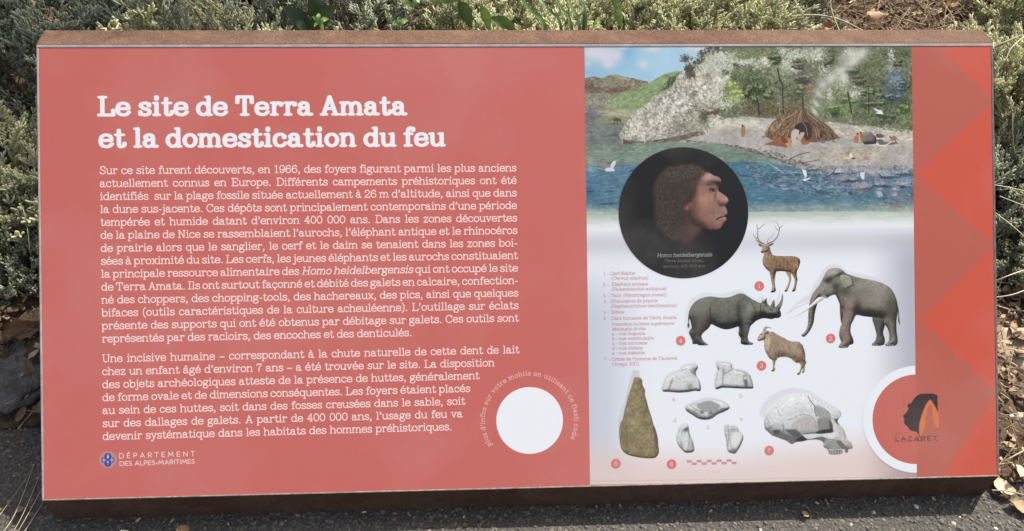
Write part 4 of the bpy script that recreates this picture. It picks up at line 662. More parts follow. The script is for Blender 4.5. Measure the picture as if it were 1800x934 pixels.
def paint_skull():
    z = Z(1330, 670, 6.672)
    fill(z(40, 400, 60, 290, 150, 190, 260, 120, 400, 80, 540, 90, 650, 130, 720, 180, 600, 160, 400, 150, 260, 220, 130, 330, 100, 420), (214, 216, 222), 6, .75, True)
    sk = z(95, 430, 130, 360, 190, 290, 260, 230, 340, 180, 430, 150, 540, 140, 640, 155, 730, 195, 820, 245, 900, 290, 960, 330, 990, 370, 985, 405, 960, 440, 950, 475, 975, 510, 1015, 550, 1040, 620, 1060, 680, 1100, 710, 1125, 760, 1115, 790, 1075, 800, 1068, 835, 1040, 835, 1030, 800, 1005, 800, 1005, 845, 940, 860, 850, 855, 845, 825, 815, 790, 785, 770, 775, 710, 700, 685, 600, 690, 540, 705, 460, 715, 430, 735, 400, 735, 350, 700, 260, 665, 180, 635, 130, 590, 98, 560, 88, 490)
    mark('skull_picture', sk, 2)
    inflate(sk, (112, 114, 116), (196, 200, 202), (232, 235, 238), 30, (-.15, -.8), smooth=True, seed=131, nz=.10, ncell=16)
    daubs(sk, [(206, 208, 210), (190, 192, 192), (220, 222, 224), (178, 178, 174)], 420, .8, 132, 0, 90, 1.8, .3, margin=3)
    clip_to(sk)
    veins(sk, (128, 130, 134), 26, .035, .7, 1301, grain=.07)
    fl = lambda pts, c, s=6, a=.8: fill(z(*pts), c, s, a, True)
    fl((400, 520, 480, 440, 600, 410, 680, 450, 700, 540, 650, 590, 560, 590, 440, 560), (176, 172, 168), 10, .7)
    fl((680, 300, 740, 300, 830, 350, 870, 400, 860, 440, 780, 430, 710, 410, 690, 360), (148, 150, 148), 5, .8)
    fl((720, 440, 860, 440, 890, 520, 900, 570, 880, 610, 740, 615, 720, 560), (132, 128, 122), 6, .85); fl((740, 580, 890, 560, 880, 608, 700, 612), (52, 50, 50), 4, .9); fl((850, 470, 890, 500, 895, 570, 860, 580), (70, 68, 66), 5, .7)
    fl((190, 590, 260, 575, 340, 620, 420, 640, 500, 610, 515, 650, 460, 690, 340, 695, 220, 650), (104, 104, 104), 8, .85); fl((340, 570, 450, 565, 510, 605, 500, 650, 420, 640, 360, 600), (84, 84, 84), 6, .85); fl((200, 580, 270, 575, 250, 620, 210, 620), (66, 66, 68), 5, .8); fl((455, 700, 500, 655, 560, 640, 585, 690, 540, 705), (52, 50, 50), 3, .95)
    fl((540, 630, 640, 615, 760, 618, 900, 600, 910, 640, 870, 680, 760, 650, 640, 675, 590, 675), (214, 218, 218), 3, .95)
    line(z(600, 688, 680, 675, 760, 665, 850, 680, 980, 690), 1.2, (110, 108, 104), .8); line(z(560, 620, 640, 608, 760, 606, 880, 602), 1.1, (60, 58, 56), .8)
    fl((830, 690, 930, 690, 990, 720, 1010, 790, 900, 800, 840, 790, 800, 740), (150, 150, 148), 6, .85); fl((930, 700, 990, 700, 1040, 780, 1000, 790), (112, 104, 98), 5, .75); fl((915, 650, 985, 660, 985, 690, 930, 690), (186, 186, 182), 4, .8); line(z(780, 770, 830, 800, 900, 808, 1000, 798), 1.4, (216, 218, 216), .8)
    fl((1020, 690, 1090, 710, 1120, 770, 1060, 790, 1030, 760), (168, 160, 152), 6, .7); fl((1050, 760, 1075, 790, 1050, 830, 1035, 800), (120, 110, 102), 4, .8)
    for i in range(5): disc(*z(865 + i * 30, 838)[0], 2.0, (176, 178, 176), 2, .9, 2.6)
    for i in range(5): line(z(850 + i * 31, 820, 852 + i * 31, 856), .7, (74, 74, 72), .7)
    fl((905, 440, 960, 420, 950, 480, 975, 510, 940, 500, 915, 470), (86, 72, 66), 5, .8); fl((860, 360, 985, 380, 960, 430, 910, 445, 870, 410), (214, 218, 222), 6, .8); fl((870, 440, 920, 470, 930, 560, 900, 600, 890, 520), (206, 208, 206), 4, .85); fl((940, 510, 1000, 550, 1040, 660, 990, 650, 960, 580), (190, 186, 178), 6, .7)
    line(z(600, 175, 620, 220, 660, 265, 682, 300, 680, 360, 700, 410), 1.1, (60, 60, 62), .85, smooth=False); line(z(370, 450, 420, 445, 470, 410, 540, 388, 620, 405, 665, 430, 690, 480, 700, 560), .9, (120, 120, 122), .8, smooth=False)
    line(z(680, 285, 740, 292, 830, 350, 870, 400), .8, (110, 112, 112), .6); line(z(110, 420, 140, 470, 130, 510, 170, 550), .9, (110, 112, 114), .7, smooth=False); line(z(250, 350, 280, 410, 300, 415), .8, (130, 132, 134), .7, smooth=False); line(z(300, 500, 320, 540, 310, 580), 1.3, (84, 84, 86), .7, smooth=False); line(z(120, 430, 180, 432), .7, (120, 122, 124), .6)
    daubs(z(95, 430, 200, 290, 260, 400, 330, 540, 180, 560, 110, 540), [(150, 152, 156), (196, 200, 204)], 50, .5, 133, 60, 60, 2.4, .5)

    veins(sk, (90, 90, 92), 16, .03, .45, 1305, grain=.09, gcell=5)
    clip_to()
def paint_axe():
    z = Z(1070, 640, 5.189)
    fill(z(80, 520, 130, 380, 170, 230, 215, 60, 235, 52, 272, 62, 285, 130, 240, 130, 200, 240, 150, 400, 100, 560), (202, 204, 212), 4, .9)
    ax = z(234, 124, 262, 120, 300, 136, 308, 190, 330, 235, 330, 280, 345, 330, 357, 380, 372, 430, 392, 490, 405, 545, 425, 590, 445, 660, 452, 740, 458, 800, 440, 840, 410, 858, 340, 858, 270, 850, 190, 832, 140, 805, 112, 760, 98, 680, 96, 580, 110, 530, 130, 490, 142, 430, 160, 365, 175, 300, 196, 240, 218, 175)
    mark('hand_axe_picture', ax, 2)
    inflate(ax, (92, 82, 68), (136, 125, 99), (162, 151, 118), 12, (-.2, -.5), smooth=True, seed=141, nz=.2, ncell=22)
    daubs(ax, [(146, 134, 104), (128, 116, 94), (158, 147, 114), (114, 104, 86), (138, 127, 102)], 260, 2.4, 142, 0, 90, 1.6, .35, margin=3)
    daubs(z(110, 540, 165, 480, 170, 800, 110, 700), [(118, 108, 86), (128, 118, 92)], 60, 2, 143, 90, 20, 2, .45)
    daubs(z(160, 760, 420, 770, 430, 850, 300, 850, 180, 820), [(158, 146, 102), (148, 138, 98)], 50, 2, 144, 0, 30, 2, .3)
    clip_to(ax)
    fill(z(385, 480, 425, 590, 448, 700, 452, 780, 430, 770, 415, 660), (112, 88, 76), 3, .85)
    for p in (z(175, 355, 240, 335, 300, 305, 325, 290), z(235, 410, 305, 392), z(140, 465, 180, 480, 190, 440), z(230, 700, 270, 680, 310, 640), z(165, 560, 170, 700, 180, 800), z(225, 230, 300, 228)): line(p, 1.0, (96, 84, 66), .6)
    blob(*z(330, 440)[0], 8, 6, (116, 98, 78), .6); blob(*z(345, 545)[0], 7, 5, (104, 94, 78), .6); blob(*z(225, 530)[0], 9, 5, (176, 166, 124), .6); line(z(230, 580, 262, 570, 266, 548), 1.2, (196, 186, 148), .8)

    veins(ax, (92, 80, 62), 30, .04, .55, 1401, grain=.16, gcell=6)
    clip_to()
def paint_teeth():
    z = Z(1150, 630, 5.189); D, M, L = (74, 76, 78), (198, 200, 202), (240, 241, 243)
    g = (-2, -3)
    def tooth(pts, R=9, seed=1): clip_to(); mark('tooth_picture', z(*pts), 2); inflate(z(*pts), D, M, L, R, (-.2, -.6), seed=seed, nz=.12, ncell=8, ghost=g); veins(z(*pts), (110, 112, 114), 18, .05, .5, 1500 + seed, grain=.13); clip_to(z(*pts)); line(list(z(*pts)) + [z(*pts)[0]], .9, (96, 98, 100), .55, soft=2.5)
    ln = lambda pts, w_=1.2, c=(96, 98, 100), a=.7: line(z(*pts), w_ * 1.1, c, a * .75, soft=4.5)
    bl = lambda x, y, rx, ry, c=(110, 112, 114), a=.6, r=0: blob(*z(x, y)[0], rx, ry, c, a, r)
    tooth((75, 300, 80, 250, 100, 200, 135, 155, 190, 132, 240, 108, 270, 75, 340, 58, 385, 55, 398, 85, 380, 120, 385, 160, 410, 200, 424, 250, 418, 298, 370, 295, 300, 308, 220, 312, 140, 305), seed=2)
    ln((165, 195, 145, 240, 135, 300), 2.4); bl(360, 110, 4, 7); ln((210, 302, 300, 292, 370, 290), 2.2, (70, 72, 74)); bl(325, 255, 6, 5); ln((325, 100, 345, 130, 375, 145), 1.4); ln((235, 120, 290, 95), .8)
    tooth((570, 45, 590, 35, 650, 38, 705, 50, 718, 95, 790, 110, 850, 130, 885, 180, 903, 260, 890, 275, 800, 275, 700, 270, 620, 268, 575, 282, 556, 268, 558, 200, 575, 130, 585, 110, 570, 80), seed=3)
    bl(835, 220, 4, 13, (84, 86, 88), .85, -8); ln((630, 130, 622, 200, 628, 260), 1.8); ln((715, 95, 660, 130, 635, 140), 2); ln((860, 130, 875, 200, 872, 270), 1.4); ln((560, 275, 600, 268), 2.4, (70, 72, 74)); ln((620, 268, 700, 262), 1.4); bl(632, 110, 3, 5, (120, 122, 124), .6); ln((740, 105, 820, 130, 850, 160), .9); disc(*z(828, 180)[0], 2.5, (222, 224, 226), 2.5, .8)
    tooth((285, 450, 330, 420, 400, 395, 470, 372, 540, 372, 620, 392, 680, 430, 682, 460, 640, 485, 580, 510, 520, 550, 460, 560, 400, 548, 340, 510, 295, 480), 12, 4)
    fill(z(385, 430, 430, 400, 500, 385, 560, 405, 600, 430, 580, 460, 500, 480, 420, 465), (150, 152, 154), 5, .85, True); bl(435, 492, 4, 3, (84, 86, 88), .8); bl(515, 498, 4, 3, (84, 86, 88), .8); ln((330, 430, 390, 470, 450, 482, 520, 480, 600, 462, 660, 465), 1.2); bl(380, 500, 8, 3, (120, 122, 124), .7, 35); bl(570, 505, 9, 3, (110, 112, 114), .7, -30); bl(310, 470, 5, 3, (120, 122, 124), .6, 30); ln((335, 428, 400, 410), 1)
    tooth((228, 640, 260, 615, 305, 605, 315, 640, 322, 690, 345, 740, 362, 800, 358, 850, 290, 860, 250, 830, 215, 780, 205, 720, 220, 680), 8, 5)
    bl(292, 648, 7, 3.5, (74, 76, 78), .85, -15); ln((322, 690, 318, 760, 300, 850), 1.8); bl(340, 800, 3, 12, (130, 132, 134), .6, 8); bl(250, 790, 2.5, 9, (140, 142, 144), .6, -12)
    tooth((648, 618, 700, 620, 755, 625, 775, 665, 805, 690, 812, 730, 790, 790, 760, 840, 735, 868, 700, 862, 668, 840, 660, 760, 645, 690), 8, 6)
    bl(715, 650, 7, 4, (140, 142, 144), .7); ln((670, 620, 680, 700, 668, 800), 1.6); ln((700, 680, 690, 740, 700, 800, 730, 830), 1.1, (130, 132, 134)); bl(730, 840, 8, 4, (104, 106, 108), .75); disc(*z(745, 740)[0], 8, (228, 230, 232), 8, .6, 12)
    clip_to()
    for s, x, y in (('a', 1181.5, 705), ('b', 1299.6, 699.5), ('c', 1242, 754), ('d', 1183, 742.5), ('e', 1300.3, 740.2)):
        text(s, (x, y), (x + 6, y), 5.6, 1.3, (212, 118, 126), .8, justify=False)

def paint_print():
    global IMG
    IMG = np.empty((THT, TWD, 3), np.float32); IMG[:] = col(RED)
    # white ground of the picture column with its soft printed vignette
    b = win(TP([(1028, 70), (1612, 860)]), 0)
    P = np.array([T(1027, 84), T(1602.5, 84), T(1611.5, 842), T(1037, 852)])
    b = win(P, 2); d = sdf_poly(P, b); X, Y = grid(b)
    l = P[0, 0]; r = P[1, 0]
    u = (X - l) / (r - l); vy = Y
    def Yp(y): return T(1300, y)[1]
    base = np.zeros(X.shape + (3,), np.float32) + col((231, 235, 243))
    def mix(mask, c): 
        base[:] = base + (col(c) - base) * np.clip(mask, 0, 1)[..., None]
    sm = lambda e0, e1, x: (lambda t: t * t * (3 - 2 * t))(np.clip((x - e0) / (e1 - e0), 0, 1))
    low = sm(Yp(430), Yp(560), vy)
    mix((1 - sm(.0, .20, u)) * low * .72, (186, 192, 208))
    mix(np.exp(-((vy - Yp(427)) / (22 * S)) ** 2) * (.8 + .35 * np.abs(u * 2 - 1)) * .55, (186, 188, 198))
    mix(sm(.84, 1.0, u + .0) * sm(Yp(395), Yp(470), vy) * .7, (160, 160, 176))
    mix(sm(Yp(770), Yp(845), vy + np.abs(u - .4) * 50 * S * 1.2) * .8, (222, 200, 194))
    mix(sm(.80, 1.0, u) * sm(Yp(690), Yp(840), vy) * .55, (150, 128, 128))
    blend(b, np.clip(d + .5, 0, 1), base)
    paint_landscape()
    # clip the picture column back to its straight edges: repaint the fields beside it
    fill([(60, 70), (1027, 70), (1037, 870), (60, 890)], RED, 1.2)
    fill([(1602.3, 60), (1764, 60), (1764, 860), (1611.7, 860)], (188, 107, 96), 1.2)
    b = win(TP([(1602, 60), (1764, 860)]), 0)
    # the lighter triangles along the right side
    OR = (206, 101, 86)
    fill([(1660, 60), (1770, 60), (1770, 200), (1746, 178), (1632, 62)], OR, 1.6)
    fill([(1746, 178), (1770, 155), (1770, 455), (1750, 431), (1612, 306)], OR, 1.6)
    fill([(1750, 431), (1770, 412), (1770, 715), (1753, 690), (1620, 561)], OR, 1.6)
    fill([(1753, 690), (1770, 670), (1770, 880), (1640, 880), (1655, 840)], OR, 1.6)
    # headings and text
    WT = (238, 238, 246)
    text("Le site de Terra Amata", (173, 205.3), (726, 203.6), 25.8, 3.0, WT, track=1.25, nib=1.4, scale_x=True)
    text("et la domestication du feu", (174.5, 261), (793.5, 258.3), 25.8, 3.0, WT, track=1.25, nib=1.4, scale_x=True)
    P1 = ["Sur ce site furent découverts, en 1966, des foyers figurant parmi les plus anciens", "actuellement connus en Europe. Différents campements préhistoriques ont été", "identifiés  sur la plage fossile située actuellement à 26 m d’altitude, ainsi que dans",
          "la dune sus-jacente. Ces dépôts sont principalement contemporains d’une période", "tempérée et humide datant d’environ 400 000 ans. Dans les zones découvertes", "de la plaine de Nice se rassemblaient l’aurochs, l’éléphant antique et le rhinocéros",
          "de prairie alors que le sanglier, le cerf et le daim se tenaient dans les zones boi-", "sées à proximité du site. Les cerfs, les jeunes éléphants et les aurochs constituaient", "la principale ressource alimentaire des Homo heidelbergensis qui ont occupé le site",
          "de Terra Amata. Ils ont surtout façonné et débité des galets en calcaire, confection-", "né des choppers, des chopping-tools, des hachereaux, des pics, ainsi que quelques", "bifaces (outils caractéristiques de la culture acheuléenne). L’outillage sur éclats",
          "présente des supports qui ont été obtenus par débitage sur galets. Ces outils sont", "représentés par des racloirs, des encoches et des denticulés."]
    P2 = [("Une incisive humaine – correspondant à la chute naturelle de cette dent de lait", 913), ("chez un enfant âgé d’environ 7 ans – a été trouvée sur le site. La disposition", 869.5), ("des objets archéologiques atteste de la présence de huttes, généralement", 842.8), ("de forme ovale et de dimensions conséquentes. Les foyers étaient placés", 827),
          ("au sein de ces huttes, soit dans des fosses creusées dans le sable, soit", 818), ("sur des dallages de galets. A partir de 400 000 ans, l’usage du feu va", 813.5), ("devenir systématique dans les habitats des hommes préhistoriques.", 795)]
    BT = (253, 238, 240); w = 1.5; xh = 10.1; TR = .1
    for i, s in enumerate(P1):
        L = lerp((175, 306.7), (179.3, 602.4), i / 13); R = lerp((908, 301.8), (912.4, 587.4), i / 13)
        if i == 13: R = lerp(L, R, (724.5 - L[0]) / (R[0] - L[0]))
        text(s, L, R, xh, w, BT, .97, track=TR, italic=('Homo', 'heidelbergensis'))
    for i, (s, xr) in enumerate(P2):
        L = lerp((179.5, 637.2), (180.4, 774), i / 6); R = lerp((913, 621.1), (914, 753), i / 6)
        R = lerp(L, R, (xr - L[0]) / (R[0] - L[0])); text(s, L, R, xh, w, BT, .97, track=TR)
    # round white field and the ring of words
    mark('white_disc', ring(931, 739.3, 58.6), 1, False); mark('department_emblem', ring(189.8, 808.2, 14.4, 24), 1, False)
    disc(931, 739.3, 58.6, (236, 239, 246), 1.6)
    s = "plus d’infos sur votre mobile en utilisant ce flash code"; C0 = T(931, 739.3); r = 78.6 * S; xhp = 6.1 * S; k = xhp / 10; tot = width(s, FONT, 1, .5) * k
    th0 = math.radians(212); span = math.radians(237); xs_ = 1; tr = .5; x = 0; f = span * r / tot
    for ch in s:
        adv = segs(ch, FONT)[0]; a = th0 - (x + adv * k / 2) * f / r
        c_, s_ = math.cos(a), math.sin(a); ux, uy = s_, c_
        ox = C0[0] + r * c_ - ux * adv * k / 2; oy = C0[1] - r * s_ - uy * adv * k / 2
        place_glyph(ch, ox, oy, ux, uy, xhp, 1.3, (243, 218, 220), .95, FONT)
        x += (adv + tr) * k
    # emblem and the department's name
    z = Z(160, 780, 9.0); cx, cy = z(268, 254)[0]
    disc(cx, cy, 14.4, (188, 160, 144), 1.6); disc(cx, cy, 12.9, (214, 130, 112), 1.6)
    q4 = ((268, 200, 58), (268, 310, 58), (208, 258, 50), (328, 258, 50))
    for x, y, r_ in q4: disc(*z(x, y)[0], r_ / 9 + 1, (186, 164, 152), 1.6)
    for x, y, r_ in q4: disc(*z(x, y)[0], r_ / 9 - .4, (84, 86, 158), 1.6)
    disc(cx, cy, 5, (84, 86, 158), 2)
    fill(z(268, 155, 286, 200, 284, 228, 268, 236, 252, 228, 250, 200), (206, 196, 176), 1.3)
    for x in (205, 332): line(z(x, 228, x, 290), 1.8, (188, 188, 196), .95); line(z(x - 30, 258, x + 30, 258), 1.8, (188, 188, 196), .95)
    disc(*z(268, 290)[0], 1.9, (196, 186, 170), 1.4); line(z(268, 290, 268, 345), 1.0, (196, 186, 170), .9)
    sw = (247, 224, 226)
    text("DÉPARTEMENT", z(440, 236)[0], z(1645, 198)[0], 6.5, 1.75, sw, font=SANS, track=5.3, scale_x=True)
    text("DES ALPES-MARITIMES", z(448, 353)[0], z(1648, 316)[0], 5.8, 1.85, sw, font=SANS, track=.3, scale_x=True)
    # captions of the picture column
    LC = (180, 112, 124); a = .92
    def lg(s, x0, x1, y, it=None): text(s, (x0, y), (x1, y - (x1 - x0) * .014), 3.9, 1.35, LC, a, italic=it, justify=True)
    y0 = Z(1040, 470, 10.375)
    def L1(s, xa, xb, yb, it=None, yr=None):
        p = y0(xa, yb)[0]; q = y0(xb, yb if yr is None else yr)[0]; text(s, p, q, 4.2, 1.5, LC, a, italic=it, scale_x=True)
    def num(s, p): text(s, p, (p[0] + 5, p[1]), 4.2, 1.35, LC, a, justify=False); line([(p[0] + 8, p[1] - 2), (p[0] + 11, p[1] - 2)], .6, LC, .7, smooth=False)
    rows = [("Cerf élaphe", 343, 792, 142, 136, None), ("(Cervus elaphus)", 355, 1030, 228, 222, 1), ("Éléphant antique", 362, 1030, 340, 330, None), ("(Palaeoloxodon antiquus)", 360, 1358, 430, 415, 1), ("Tahr (Hemitragus bonali)", 348, 1360, 542, 527, ('Hemitragus', 'bonali')), ("Rhinocéros de prairie", 352, 1203, 650, 637, None), ("(Stephanorhinus hemitoechus)", 342, 1545, 740, 722, 1), ("Biface", 354, 592, 848, 843, None)]
    for s, xa, xb, ya, yb, it in rows: L1(s, xa, xb, ya, it, yb)
    for s, x, y in (('1', 215, 148), ('2', 205, 342), ('3', 208, 548), ('4', 215, 654), ('5', 214, 852)): num(s, y0(x, y)[0])
    y1 = Z(1040, 550, 9.3375)
    rows = [("Dent humaine de Terra Amata", 325, 1395, 118, 100), ("Première incisive supérieure", 328, 1350, 214, 200), ("déciduale droite", 330, 888, 293, 284), ("a : vue linguale", 330, 880, 372, 362), ("b : vue vestibulaire", 333, 1020, 450, 440), ("c : vue occlusale", 335, 915, 528, 518), ("d : vue distale", 335, 838, 608, 600), ("e : vue mésiale", 335, 870, 688, 678), ("Crâne de l’homme de Tautavel", 328, 1405, 788, 770), ("(Arago XXI)", 338, 775, 868, 862)]
    for s, xa, xb, ya, yb in rows: text(s, y1(xa, ya)[0], y1(xb, yb)[0], 4.2, 1.5, LC, a, scale_x=True)
    num('6', y1(195, 120)[0]); num('7', y1(203, 790)[0])
    paint_rhino(); paint_elephant(); paint_deer(); paint_goat(); paint_skull(); paint_axe(); paint_teeth()
    paint_portrait()
    for n_, x, y in BADGES:
        mark('number_badge', ring(x, y, 8.6, 20), 2, False); disc(x, y, 8.6, (214, 126, 124), 1.5); k = 7.2 / 14
        wv = segs(str(n_), FONT)[0] * .56
        text(str(n_), (x - wv / 2, y + 3.6), (x + 6, y + 3.6), 5.4, 1.5, (246, 224, 226), .95, justify=False)
    z = Z(1160, 790, 11.25)
    for i in range(10):
        x = 528 + i * 98.8; y = (212 if i % 2 == 0 else 262) - i * 2.1
        fill(z(x, y, x + 98, y - 1, x + 98, y + 50, x, y + 51), (196, 150, 158), 1.0)
    text("10 mm", z(905, 476)[0], z(1195, 472)[0], 4.4, 1.3, (212, 184, 182), .9, scale_x=True)
    # roundel of the cave, lower right
    z = Z(1510, 640, 4.67)
    C = (1610.5, 737); ro, ri = 95.5, 80
    P = TP([(1500, 600), (1609.3, 600), (1611.5, 860), (1500, 860)])
    C0 = T(*C); b = win(P, 0); X, Y = grid(b); rr = np.hypot((X - C0[0]) / 1.0, (Y - C0[1]) / 1.0)
    edge = T(1608.5, 656)[0] + (Y - T(1608.5, 656)[1]) * ((T(1611.5, 830)[0] - T(1608.5, 656)[0]) / (T(1611.5, 830)[1] - T(1608.5, 656)[1]))
    lm = np.clip(edge - X + .5, 0, 1)
    blend(b, np.clip((ro * S - rr) / 1.4 + .5, 0, 1) * lm, (233, 236, 244))
    blend(b, np.clip((ri * S - rr) / 1.4 + .5, 0, 1), (196, 110, 101))
    fill(z(640, 380, 648, 395, 655, 470, 655, 520, 640, 525, 620, 500, 605, 440, 600, 380, 596, 340, 610, 330), (216, 126, 84), 2.5, .95)
    fill(z(495, 590, 490, 520, 500, 450, 520, 390, 545, 335, 580, 288, 600, 330, 570, 345, 555, 370, 555, 410, 540, 440, 545, 480, 540, 520, 525, 550, 505, 590), (216, 126, 84), 2.5, .95)
    mark('roundel_emblem', z(366, 245, 648, 242, 656, 525, 520, 625, 290, 640, 290, 560, 366, 480), 3, False)
    fill(z(500, 245, 600, 242, 642, 255, 644, 395, 625, 350, 600, 305, 580, 288, 545, 335, 515, 410, 495, 480, 490, 540, 495, 590, 487, 575, 470, 555, 430, 548, 410, 535, 400, 515, 380, 500, 366, 478, 372, 462, 368, 440, 360, 425, 385, 400, 405, 370, 398, 350, 400, 330, 430, 318, 445, 290, 470, 262), (72, 58, 58), 1.5, 1, False)
    line(z(487, 560, 500, 600, 515, 622), 1.1, (72, 58, 58)); 
    text("LAZARET", z(296, 634)[0], z(640, 630)[0], 6.2, 1.9, (84, 62, 62), .95, font=SANS, track=3.4, scale_x=True)
    text("GROTTE DU", z(296, 577)[0], z(395, 575)[0], 2.2, 1.3, (120, 76, 74), .8, font=SANS, track=1)
    disc(*z(643, 630)[0], 1.1, (84, 62, 62), 1.5)
    mark('cave_roundel', [(1611.7, 832)] + [(1610.5 + 95.5 * math.cos(a), 737 + 95.5 * math.sin(a)) for a in np.radians(np.linspace(91, 268, 40))] + [(1608, 641), (1609, 657), (1611, 817)], 2, False)
    mark('picture_column', [(1027, 86), (1602.5, 86), (1611.5, 838), (1037, 846)], 1, False)
    # small specks and scratches of use
    r = np.random.default_rng(3)
    for _ in range(70):
        x, y = r.uniform(80, 1740), r.uniform(95, 840); blob(x, y, r.uniform(.4, .9), r.uniform(.4, .9), (110, 80, 80) if r.random() < .6 else (225, 200, 200), r.uniform(.2, .6))
    return IMG


# ------------------------------------------------------------ helpers
C = scene.collection
def tag(o, label=None, cat=None, group=None, kind=None):
    if label: o['label'] = label
    if cat: o['category'] = cat
    if group: o['group'] = group
    if kind: o['kind'] = kind
    return o
def empty(name, loc, rz=0):
    o = bpy.data.objects.new(name, None); C.objects.link(o); o.location = loc; o.rotation_euler = (0, 0, rz); o.empty_display_size = .05; return o
def mesh(name, V, F, mat, parent=None, smooth=False):
    me = bpy.data.meshes.new(name); me.from_pydata([tuple(v) for v in V], [], [tuple(f) for f in F]); me.update()
    if smooth: me.polygons.foreach_set('use_smooth', [True] * len(me.polygons))
    o = bpy.data.objects.new(name, me); C.objects.link(o)
    if mat: me.materials.append(mat)
    if parent is not None: o.parent = parent
    return o
def npmesh(name, V, T, mat, parent=None, smooth=True, attr=None):
    """big triangle mesh from arrays; attr: per-vertex scalar 'tone'"""
    me = bpy.data.meshes.new(name); V = np.asarray(V, np.float32); T = np.asarray(T, np.int32)
    me.vertices.add(len(V)); me.vertices.foreach_set('co', V.ravel())
    me.loops.add(T.size); me.loops.foreach_set('vertex_index', T.ravel())
    me.polygons.add(len(T)); me.polygons.foreach_set('loop_start', np.arange(0, T.size, 3, dtype=np.int32))
    me.update(calc_edges=True)
    if smooth: me.polygons.foreach_set('use_smooth', np.ones(len(T), bool))
    if attr is not None:
        a = me.attributes.new('tone', 'FLOAT', 'POINT'); a.data.foreach_set('value', np.asarray(attr, np.float32))
    me.validate(); o = bpy.data.objects.new(name, me); C.objects.link(o)
    if mat: me.materials.append(mat)
    if parent is not None: o.parent = parent
    return o
def ground_at(px, py, z=0.0):
    d = CAMR @ np.array([(px - 900) / FOC, -(py - 467) / FOC, -1.0]); s = (z - CAMC[2]) / d[2]; p = CAMC + s * d
    return Vector((p[0], p[1], z))
class NT:
    def __init__(s, name):
        s.m = bpy.data.materials.new(name); s.m.use_nodes = True; s.n = s.m.node_tree.nodes; s.l = s.m.node_tree.links; s.b = s.n['Principled BSDF']
    def add(s, t, **k):
        n = s.n.new(t)
        for a, v in k.items():
            if a in n.inputs.keys() if hasattr(n.inputs, 'keys') else False: n.inputs[a].default_value = v
            else: setattr(n, a, v)
        return n
    def noise(s, scale, detail=5, rough=.6, vec=None):
        n = s.n.new('ShaderNodeTexNoise'); n.inputs['Scale'].default_value = scale; n.inputs['Detail'].default_value = detail; n.inputs['Roughness'].default_value = rough
        s.l.new(vec or s.coord(), n.inputs['Vector']); return n.outputs['Fac']
    def coord(s, kind='Object'):
        if not hasattr(s, 'tc'): s.tc = s.n.new('ShaderNodeTexCoord')
        return s.tc.outputs[kind]
    def ramp(s, fac, stops):
        r = s.n.new('ShaderNodeValToRGB'); e = r.color_ramp.elements
        while len(e) < len(stops): e.new(.5)
        for i, (p, c) in enumerate(stops): e[i].position = p; e[i].color = (*c, 1) if len(c) == 3 else c
        s.l.new(fac, r.inputs[0]); return r.outputs[0]
    def mix(s, f, a, b, mode='MIX'):
        m = s.n.new('ShaderNodeMix'); m.data_type = 'RGBA'; m.blend_type = mode
        for i, v in ((0, f), (6, a), (7, b)):
            if isinstance(v, (int, float)): m.inputs[i].default_value = v
            elif isinstance(v, tuple): m.inputs[i].default_value = (*v, 1)
            else: s.l.new(v, m.inputs[i])
        return m.outputs[2]
    def bump(s, h, strength=.5, dist=.001):
        b = s.n.new('ShaderNodeBump'); b.inputs['Strength'].default_value = strength; b.inputs['Distance'].default_value = dist
        s.l.new(h, b.inputs['Height']); s.l.new(b.outputs[0], s.b.inputs['Normal'])
    def base(s, c): s.l.new(c, s.b.inputs['Base Color']) if not isinstance(c, tuple) else setattr(s.b.inputs['Base Color'], 'default_value', (*c, 1))
    def rough(s, v, spec=.5): s.b.inputs['Roughness'].default_value = v; s.b.inputs['Specular IOR Level'].default_value = spec
# ------------------------------------------------------------ materials
def m_corten(k=1.0, name='weathered steel', sp=1.0):
    m = NT(name); n1 = m.noise(5, 4); n2 = m.noise(460, 3, .75); n3 = m.noise(26, 6, .75)
    c = m.ramp(n1, [(.3, (.078, .034, .021)), (.5, (.100, .054, .035)), (.75, (.088, .053, .038))])
    c = m.mix(1.0, c, (k, k, k), 'MULTIPLY')
    c = m.mix(.65 * sp, c, m.ramp(n2, [(.34, (.30, .25, .23)), (.5, (1, 1, 1)), (.64, (2.1, 2.1, 2.05))]), 'MULTIPLY')
    c = m.mix(.75, c, m.ramp(n3, [(.3, (.55, .46, .42)), (.5, (.95, .92, .9)), (.7, (1.35, 1.35, 1.32))]), 'MULTIPLY')
    m.base(c); m.rough(.8, .22); m.bump(n2, .55, .0012); return m.m
def m_flat(name, c, r=.6, spec=.4, nz=0, sc=80):
    m = NT(name)
    if nz: m.base(m.mix(1.0, c, m.ramp(m.noise(sc, 5), [(.3, (1 - nz,) * 3), (.7, (1 + nz,) * 3)]), 'MULTIPLY'))
    else: m.base(c)
    m.rough(r, spec); return m.m
